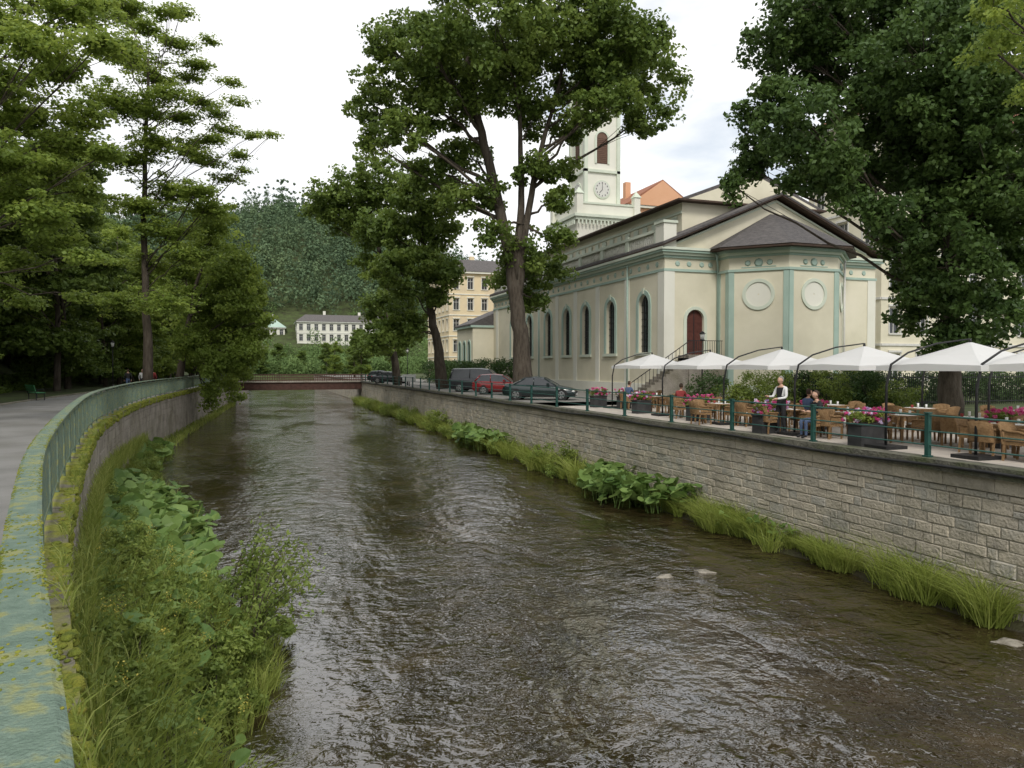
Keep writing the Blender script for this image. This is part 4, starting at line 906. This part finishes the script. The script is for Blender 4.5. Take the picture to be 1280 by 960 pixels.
# ---------------------------------------------------------------- people
def person(name,loc,rz,pose='stand',top=mWhite,legs=mBlack,hair=mHair,vest=None,sc_=1.0,seed=0):
    J={}
    if pose=='sit':
        J=dict(pel=(0,0,.52),sp=(0,-.03,.74),ch=(0,-.01,.96),nk=(0,.02,1.1),hd=(0,.04,1.17))
        for s,n in((1,'R'),(-1,'L')): J.update({'hip'+n:(s*.1,.02,.52),'kn'+n:(s*.13,.44,.53),'an'+n:(s*.12,.42,.09),'toe'+n:(s*.13,.58,.04),'sh'+n:(s*.18,0,1.03),'el'+n:(s*.25,.1,.78),'wr'+n:(s*.14,.33,.79)})
    else:
        J=dict(pel=(0,0,.95),sp=(0,.0,1.15),ch=(0,.0,1.36),nk=(0,.01,1.49),hd=(0,.02,1.56))
        for s,n in((1,'R'),(-1,'L')):
            st=.16*s if pose=='walk' else .02*s
            J.update({'hip'+n:(s*.095,0,.92),'kn'+n:(s*.1,st+.03,.5),'an'+n:(s*.1,st*1.5-.03,.085+(.03 if st<-.1 else 0)),'toe'+n:(s*.11,st*1.5+.13,.035),'sh'+n:(s*.185,0,1.42),'el'+n:(s*.25,-.03-st*.6,1.13),'wr'+n:(s*.22,.06-st*1.3,.9)})
        if pose=='serve': J['elR']=(.27,.08,1.15); J['wrR']=(.2,.34,1.16); J['elL']=(-.26,.06,1.14); J['wrL']=(-.14,.32,1.1)
    Rd=dict(pel=.145,sp=.13,ch=.15,nk=.055,hd=.05)
    for n in 'LR': Rd.update({'hip'+n:.095,'kn'+n:.062,'an'+n:.042,'toe'+n:.035,'sh'+n:.066,'el'+n:.044,'wr'+n:.03})
    names=list(J); E=[('pel','sp'),('sp','ch'),('ch','nk'),('nk','hd')]
    for n in 'LR': E+=[('pel','hip'+n),('hip'+n,'kn'+n),('kn'+n,'an'+n),('an'+n,'toe'+n),('ch','sh'+n),('sh'+n,'el'+n),('el'+n,'wr'+n)]
    me=bpy.data.meshes.new('b'); me.from_pydata([J[n] for n in names],[(names.index(a),names.index(b)) for a,b in E],[]); ob=bpy.data.objects.new('b',me); sc.collection.objects.link(ob)
    sm=ob.modifiers.new('s','SKIN'); sm.use_smooth_shade=True
    for i,n in enumerate(names):
        v=me.skin_vertices[0].data[i]; r=Rd[n]; v.radius=(r,r*(.72 if n in('pel','sp','ch') else 1)); v.use_root=(n=='pel')
    ss=ob.modifiers.new('u','SUBSURF'); ss.levels=1; ss.render_levels=1
    bpy.context.view_layer.update(); dg=bpy.context.evaluated_depsgraph_get(); m2=bpy.data.meshes.new_from_object(ob.evaluated_get(dg)); bpy.data.objects.remove(ob)
    V=np.array([v.co[:] for v in m2.vertices]); g=G(); mats=[top,legs,mSkin,mBlack,hair,vest or top,mWhite]
    seg=[(np.array(J[a]),np.array(J[b]),a,b) for a,b in E]; 
    byk={}
    for p in m2.polygons:
        c=np.array(p.center[:]); best=None;bd=9
        for a,b,na,nb in seg:
            t=np.clip((c-a)@(b-a)/((b-a)@(b-a)),0,1); d=np.linalg.norm(c-(a+t*(b-a)))
            if d<bd: bd=d;best=(na,nb,t)
        na,nb,t=best; m=0
        if na.startswith('hip') or nb.startswith('hip') or na.startswith('kn'): m=1
        if na.startswith('an'): m=3
        if na=='nk' or (na=='ch' and nb=='nk' and t>.75): m=2
        if na=='pel' and nb=='sp' and t<.25: m=1
        if vest and m==0 and (na in('pel','sp') or (na=='ch' and nb.startswith('sh') and t<.5) or (na=='ch' and nb=='nk')): m=5
        byk.setdefault(len(p.vertices),[]).append((tuple(p.vertices),m))
    g.V.append(V); g.n+=len(V)
    for k,l in byk.items():
        g.F.append(np.array([q[0] for q in l])); g.M.append(np.array([q[1] for q in l])); g.T.append(np.full(len(l),.5)); g.S.append(np.full(len(l),True))
    hd=np.array(J['hd'])+np.array([0,.02,.1])
    def hf(V):
        V=V.copy(); V[V[:,2]<-.2]*=np.array([.86,.95,1]); 
        nose=np.exp(-((V[:,0]/.16)**2+((V[:,2]+.12)/.2)**2))*(V[:,1]>0)*.22; V[:,1]+=nose; return V
    g.ellips(hd,(.075,.095,.118),2,20,16,fn=hf)
    g.ellips(hd+np.array([0,-.018,.028]),(.083,.095,.108),4,16,12,fn=lambda V:np.where((V[:,1:2]>.35)&(V[:,2:3]<.45),V*.6,V))
    for s in(-1,1):
        g.ellips(hd+np.array([s*.03,.083,.008]),(.012,.008,.008),6,8,6); g.ellips(hd+np.array([s*.03,.09,.008]),(.005,.003,.005),3,6,5); g.ellips(hd+np.array([s*.078,0,-.01]),(.01,.02,.03),2,8,6)
    g.ellips(hd+np.array([0,.083,-.062]),(.022,.008,.006),2,8,5,tint=.1)
    for n,s in(('R',1),('L',-1)):
        w=np.array(J['wr'+n]); e=np.array(J['el'+n]); d=(w-e)/np.linalg.norm(w-e); side=np.cross(d,[0,0,1.]); side/=np.linalg.norm(side)+1e-6
        if abs(d[2])>.8: side=np.array([0,1.,0]); 
        nrm=np.cross(d,side)
        g.tube([w-d*.03,w+d*.03,w+d*.085],[.026,.034,.03],8,2)
        for q,l in enumerate((.07,.08,.075,.06)):
            b=w+d*.08+side*(q-1.5)*.018; g.tube([b,b+d*l*.5,b+d*l*.8+nrm*.015*-s,b+d*l*.9+nrm*.035*-s],[.0095,.0085,.008,.006],6,2)
        b=w+d*.03+side*-.028; g.tube([b,b+d*.03-side*.022,b+d*.06-side*.026],[.012,.01,.007],6,2)
    o=g.obj(name,mats,None,loc,rz); o.scale=(sc_,)*3; return o
p=sight(977,458,22.8); person('waiter',(p[0],p[1],.01),math.radians(95),'serve',mWhite,mBlack,mHairG,mBlack)
for (px,D_,rz,t,l) in [(786,36,-1.2,mBlue,mBlack),(851,30.8,-1.0,mRedC,mBlue),(1022,21.6,1.4,mBlack,mBlue),(1010,23.4,-1.6,mBlue,mBlack)]:
    p=sight(px,458,D_); person('seated_guest',(p[0],p[1],.0),rz,'sit',t,l)
    place(CM,'wicker_chair',(p[0]+.02*math.sin(rz),p[1],.006),rz)
for (px,D_,rz,t,l) in [(160,60,.3,mBlack,mBlue),(178,61,3.3,mWhite,mBlack),(191,62,.2,mRedC,mBlack)]:
    p=sight(px,458,D_); person('pedestrian',(p[0],p[1],.11),rz,'walk',t,l)
# ---------------------------------------------------------------- bench, lamp posts, sign
g=G()
for k in range(4): g.box(-.9,.9,-.22+k*.12,-.12+k*.12,.43,.465,0)
for k in range(3): g.box(-.9,.9,-.3-k*.03,-.27-k*.03,.55+k*.13,.65+k*.13,0)
for sx in (-.75,.75): g.box(sx-.03,sx+.03,-.22,-.18,0,.43,1); g.box(sx-.03,sx+.03,.2,.24,0,.43,1); g.box(sx-.025,sx+.025,-.27,.24,.39,.428,1); g.tube([(sx,-.24,.4),(sx,-.33,.92)],.02,5,1); g.tube([(sx,-.28,.64),(sx,.2,.66),(sx,.22,.42)],.018,5,1)
mBench=M('bench_green',[(.04,.19,.07),(.07,.25,.11)],.6,5)
p=sight(45,458,44); g.obj('park_bench',[mBench,mIron],None,(p[0],p[1],.1),-math.pi/2+.5)
def lamp(x,y,z):
    g=G(); g.cyl(0,0,0,.5,.09,8,0,.07); g.cyl(0,0,.5,3.6,.045,8,0,.035); g.cyl(0,0,3.6,3.65,.16,8,0); g.cyl(0,0,3.651,4.0,.1,8,1,.15); g.cyl(0,0,4.0,4.15,.2,8,0,.03); g.obj('street_lamp',[mIron,mLampG],None,(x,y,z))
p=sight(141,458,62); lamp(p[0],p[1],.1); lamp(16,82,0); lamp(24.5,37,0)
g=G(); g.box(-.03,.03,-.03,.03,0,1.0,0); g.box(-.75,.75,-.05,-.031,.5,1.25,1); g.obj('notice_board',[mIron,mPlate],None,(15.4,78,0),-.5)
# ---------------------------------------------------------------- light
w=bpy.data.worlds.new('World'); sc.world=w; w.use_nodes=True; t=w.node_tree; L=t.links.new; bg=t.nodes['Background']
sky=t.nodes.new('ShaderNodeTexSky'); sky.sky_type='NISHITA'; sky.sun_disc=False; EL,AZ=math.radians(48),math.radians(200)
sky.sun_elevation=EL; sky.sun_rotation=AZ; sky.air_density=1.3; sky.dust_density=1.5
tc=t.nodes.new('ShaderNodeTexCoord'); mp=t.nodes.new('ShaderNodeMapping'); mp.inputs['Scale'].default_value=(1,1,2.2); L(tc.outputs['Generated'],mp.inputs[0])
n=t.nodes.new('ShaderNodeTexNoise'); n.inputs['Scale'].default_value=5; n.inputs['Detail'].default_value=6; n.inputs['Roughness'].default_value=.5; n.inputs['Distortion'].default_value=.3; L(mp.outputs[0],n.inputs['Vector'])
dp=t.nodes.new('ShaderNodeVectorMath'); dp.operation='DOT_PRODUCT'; dv=sight(880,70,1.0)-np.array([0,0,CAMZ]); dv/=np.linalg.norm(dv); dp.inputs[1].default_value=tuple(dv); L(tc.outputs['Generated'],dp.inputs[0])
mr=t.nodes.new('ShaderNodeMapRange'); mr.inputs[1].default_value=.94; mr.inputs[2].default_value=.99; mr.inputs[3].default_value=-.3; mr.inputs[4].default_value=.20; L(dp.outputs['Value'],mr.inputs[0])
ad=t.nodes.new('ShaderNodeMath'); ad.operation='SUBTRACT'; L(n.outputs['Fac'],ad.inputs[0]); L(mr.outputs[0],ad.inputs[1])
m2=t.nodes.new('ShaderNodeMapRange'); m2.inputs[1].default_value=.20; m2.inputs[2].default_value=.40; m2.inputs[3].default_value=.58; m2.inputs[4].default_value=1; L(ad.outputs[0],m2.inputs[0])
cr=t.nodes.new('ShaderNodeValToRGB'); cr.color_ramp.elements[0].position=.34; cr.color_ramp.elements[0].color=(7.6,7.85,8.2,1); cr.color_ramp.elements[1].position=.58; cr.color_ramp.elements[1].color=(9.2,9.25,9.3,1); L(n.outputs['Fac'],cr.inputs[0])
mx=t.nodes.new('ShaderNodeMix'); mx.data_type='RGBA'; L(m2.outputs[0],mx.inputs[0]); L(sky.outputs[0],mx.inputs[6]); L(cr.outputs[0],mx.inputs[7]); L(mx.outputs[2],bg.inputs['Color']); bg.inputs['Strength'].default_value=.13
sl=bpy.data.lights.new('sun','SUN'); sl.energy=2.1; sl.angle=math.radians(16); sl.color=(1,.96,.89); so=bpy.data.objects.new('sun',sl); sc.collection.objects.link(so)
d=Vector((math.sin(AZ)*math.cos(EL),math.cos(AZ)*math.cos(EL),math.sin(EL))); so.rotation_euler=d.to_track_quat('Z','Y').to_euler()
# ---------------------------------------------------------------- camera
cd=bpy.data.cameras.new('camera'); cam=bpy.data.objects.new('camera',cd); sc.collection.objects.link(cam); sc.camera=cam
cd.sensor_width=36; cd.lens=924/1280*36; cd.clip_start=.05; cd.clip_end=6000
cam.location=(0,0,CAMZ); cam.rotation_euler=(math.radians(90-1.36),0,-TH)
sc.view_settings.view_transform='Standard'; sc.view_settings.look='None'; sc.view_settings.exposure=0
